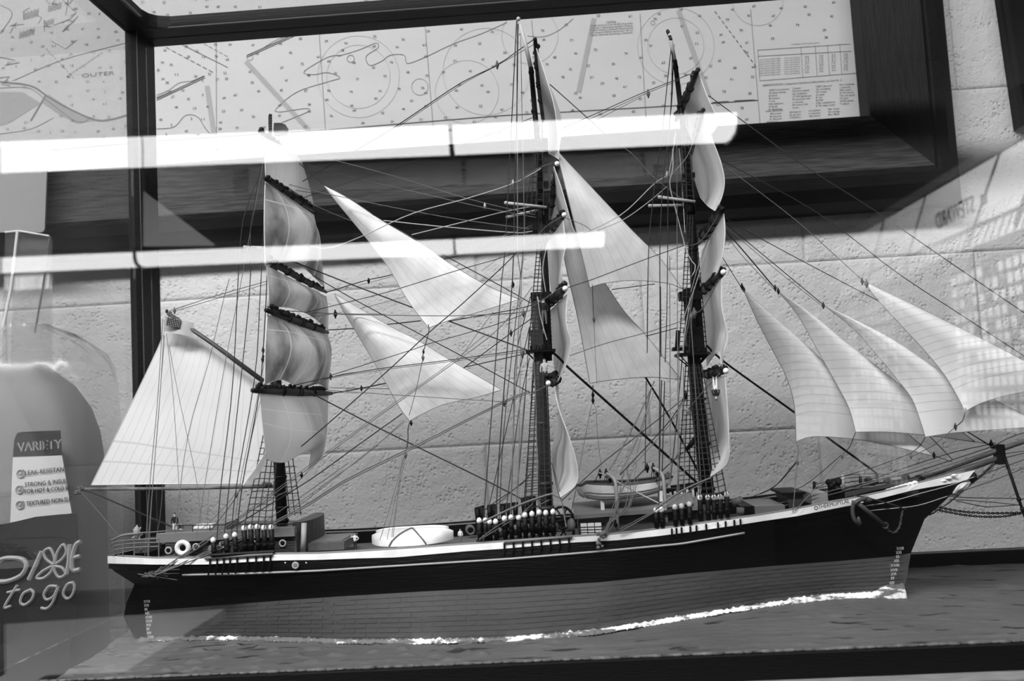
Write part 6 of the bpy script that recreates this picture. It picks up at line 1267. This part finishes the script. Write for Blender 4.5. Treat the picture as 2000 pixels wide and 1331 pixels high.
# anchor and chain on the bow
an = MB(); hy = -.040
an.tube([P(1677, 985, hy), P(1700, 1004, -.034), P(1728, 1026, -.026)], [.0018, .0016, .0014], 6)
an.tube(catmull([P(1668, 978, hy), P(1665, 1000, hy), P(1670, 1018, hy), P(1680, 1022, -.036)], 14), [.0016] * 14, 6); an.tube(catmull([P(1667, 986, hy), P(1678, 978, hy), P(1692, 974, -.038), P(1698, 978, -.036)], 12), [.0018] * 12, 6); an.ball(P(1694, 977, -.038), .003, 0, 6, 5, (1.5, .6, .7)); an.ball(P(1677, 1019, -.037), .0026, 0, 6, 5, (.7, .6, 1.5))
an.ring(P(1729, 1027, -.026), .0022, .0006, (0, 1, 0)); an.build('anchor', mat('anchor_iron', .05, .5, .4), ship, True)
chain([(1730, 1029), (1738, 1038), (1748, 1040), (1757, 1028), (1760, 1012), (1763, 998)], -.026, -.018, 6, 1.5, MATS['anchor_iron']); R_([(1664, 968), (1690, 972), (1738, 985), (1770, 996)], 2.6, 'd', -.040, -.026)
# porthole with bolts on the quarter
p = P(577, 1105, -hbd(577) - .003); MB().ring(p, .0022, .0006, (0, 1, 0), 14, 5).build('hawse_ring', MATS['light_wood'], ship, True); MB().ball(p, .0021, 0, 8, 5, (1, .3, 1)).build('hawse_plug', cabg, ship)
for x in (557, 598): MB().ball(P(x, 1100, -hbd(x) - .003), .0006).build('bolt_head', white, ship)

# ------------------------------------------------------------------ crew figures (skinned, one continuous body each)
def figure(name, label, foot, Y, h, arms, torso_m, legs_m, lean=0.0, upside=False, sit=False):
    """h: standing height in metres; arms: two lists of joint offsets (x, z as fractions of h)"""
    me = bpy.data.meshes.new(name); o = bpy.data.objects.new(name, me); COL.objects.link(o); o.parent = ship; f = P(*foot, Y); o.location = f - ship.location
    L_ = lambda x, y, z: (x * h + lean * z * h, y * h, (1 - z if upside else z) * h)
    vs = [L_(0, 0, .52), L_(0, 0, .66), L_(0, 0, .80), L_(0, 0, .855), L_(0, -.01, .93), L_(.0, -.005, .99)]; rs = [.085, .075, .09, .035, .062, .045]; es = [(i, i + 1) for i in range(5)]
    for sx in (-1, 1):
        k = len(vs)
        if sit: vs += [L_(sx * .06, -.02, .50), L_(sx * .08, -.20, .46), L_(sx * .08, -.22, .24), L_(sx * .08, -.28, .22)]
        else: vs += [L_(sx * .05, 0, .47), L_(sx * .06, -.015, .26), L_(sx * .065, 0, .04), L_(sx * .07, -.08, .02)]
        rs += [.062, .045, .032, .022]; es += [(0, k), (k, k + 1), (k + 1, k + 2), (k + 2, k + 3)]
    for a in arms:
        k = len(vs); vs += [L_(*q) for q in a]; rs += [.040, .032, .026, .022][:len(a)]; es += [(2, k)] + [(k + i, k + i + 1) for i in range(len(a) - 1)]
    me.from_pydata(vs, es, []); md = o.modifiers.new('skin', 'SKIN'); md.use_smooth_shade = True; sk = me.skin_vertices[0].data
    for i, r in enumerate(rs): sk[i].radius = (r * h, r * h)
    sk[0].use_root = True; o.modifiers.new('sub', 'SUBSURF').levels = 1; o.modifiers['sub'].render_levels = 1
    dg = bpy.context.evaluated_depsgraph_get(); dg.update(); m2 = bpy.data.meshes.new_from_object(o.evaluated_get(dg)); o.modifiers.clear(); o.data = m2
    m2.materials.clear()
    for q in (skin, torso_m, legs_m): m2.materials.append(q)
    for p in m2.polygons:
        z = p.center.z / h
        if upside: z = 1 - z
        p.material_index = 0 if z > .86 else (1 if z > .53 else 2)
    o['label'] = label
    hc = MB(); hc.ball(f + Vector(L_(0, .008, .975)), .062 * h, 0, 8, 5, (1, 1, .6)); hr = hc.build('hair', cloth_d, ship, True); hr.parent = o; hr.location = hr.location + ship.location - f
    return o
rest = lambda s: [(s * .11, 0, .78), (s * .15, -.01, .63), (s * .14, -.04, .50)]
figure('sailor_figure', 'sailor in dark coat and white trousers on the aft cabin', (342, 1046), -.012, .0182, [rest(-1), rest(1)], cloth_d, cloth_w)
figure('sailor_figure', 'small sailor in dark shirt beside the skylight', (354, 1047), -.014, .0110, [rest(-1), rest(1)], cloth_d, cloth_w)
figure('sailor_figure', 'white-shirted sailor saluting beside the hatch', (694, 1074), -.036, .0130, [[(-.12, 0, .79), (-.24, -.03, .72), (-.17, -.06, .90), (-.08, -.07, .93)], [(.12, 0, .78), (.24, -.02, .66), (.12, -.06, .56)]], cloth_w, cloth_d)
figure('sailor_figure', 'small crouching sailor at the end of the upturned boat', (900, 1062), -.036, .0115, [rest(-1), rest(1)], cloth_w, ropm, sit=False)
figure('sailor_figure', 'sailor clinging to the main topmast', (1064, 634), -.016, .0215, [[(-.12, 0, .8), (-.2, -.05, .95), (-.22, -.06, 1.08)], rest(1)], cloth_d, ropm)
figure('sailor_figure', 'sailor in pale shirt leaning on the main yard', (1066, 756), -.024, .0230, [[(.12, 0, .79), (.22, -.05, .72), (.36, -.08, .70)], rest(-1)], ropl, ropd)
figure('sailor_figure', 'upside down sailor in black hanging from the fore yard', (1399, 782), -.112, .0165, [rest(-1), rest(1)], cloth_d, cloth_w, upside=True)
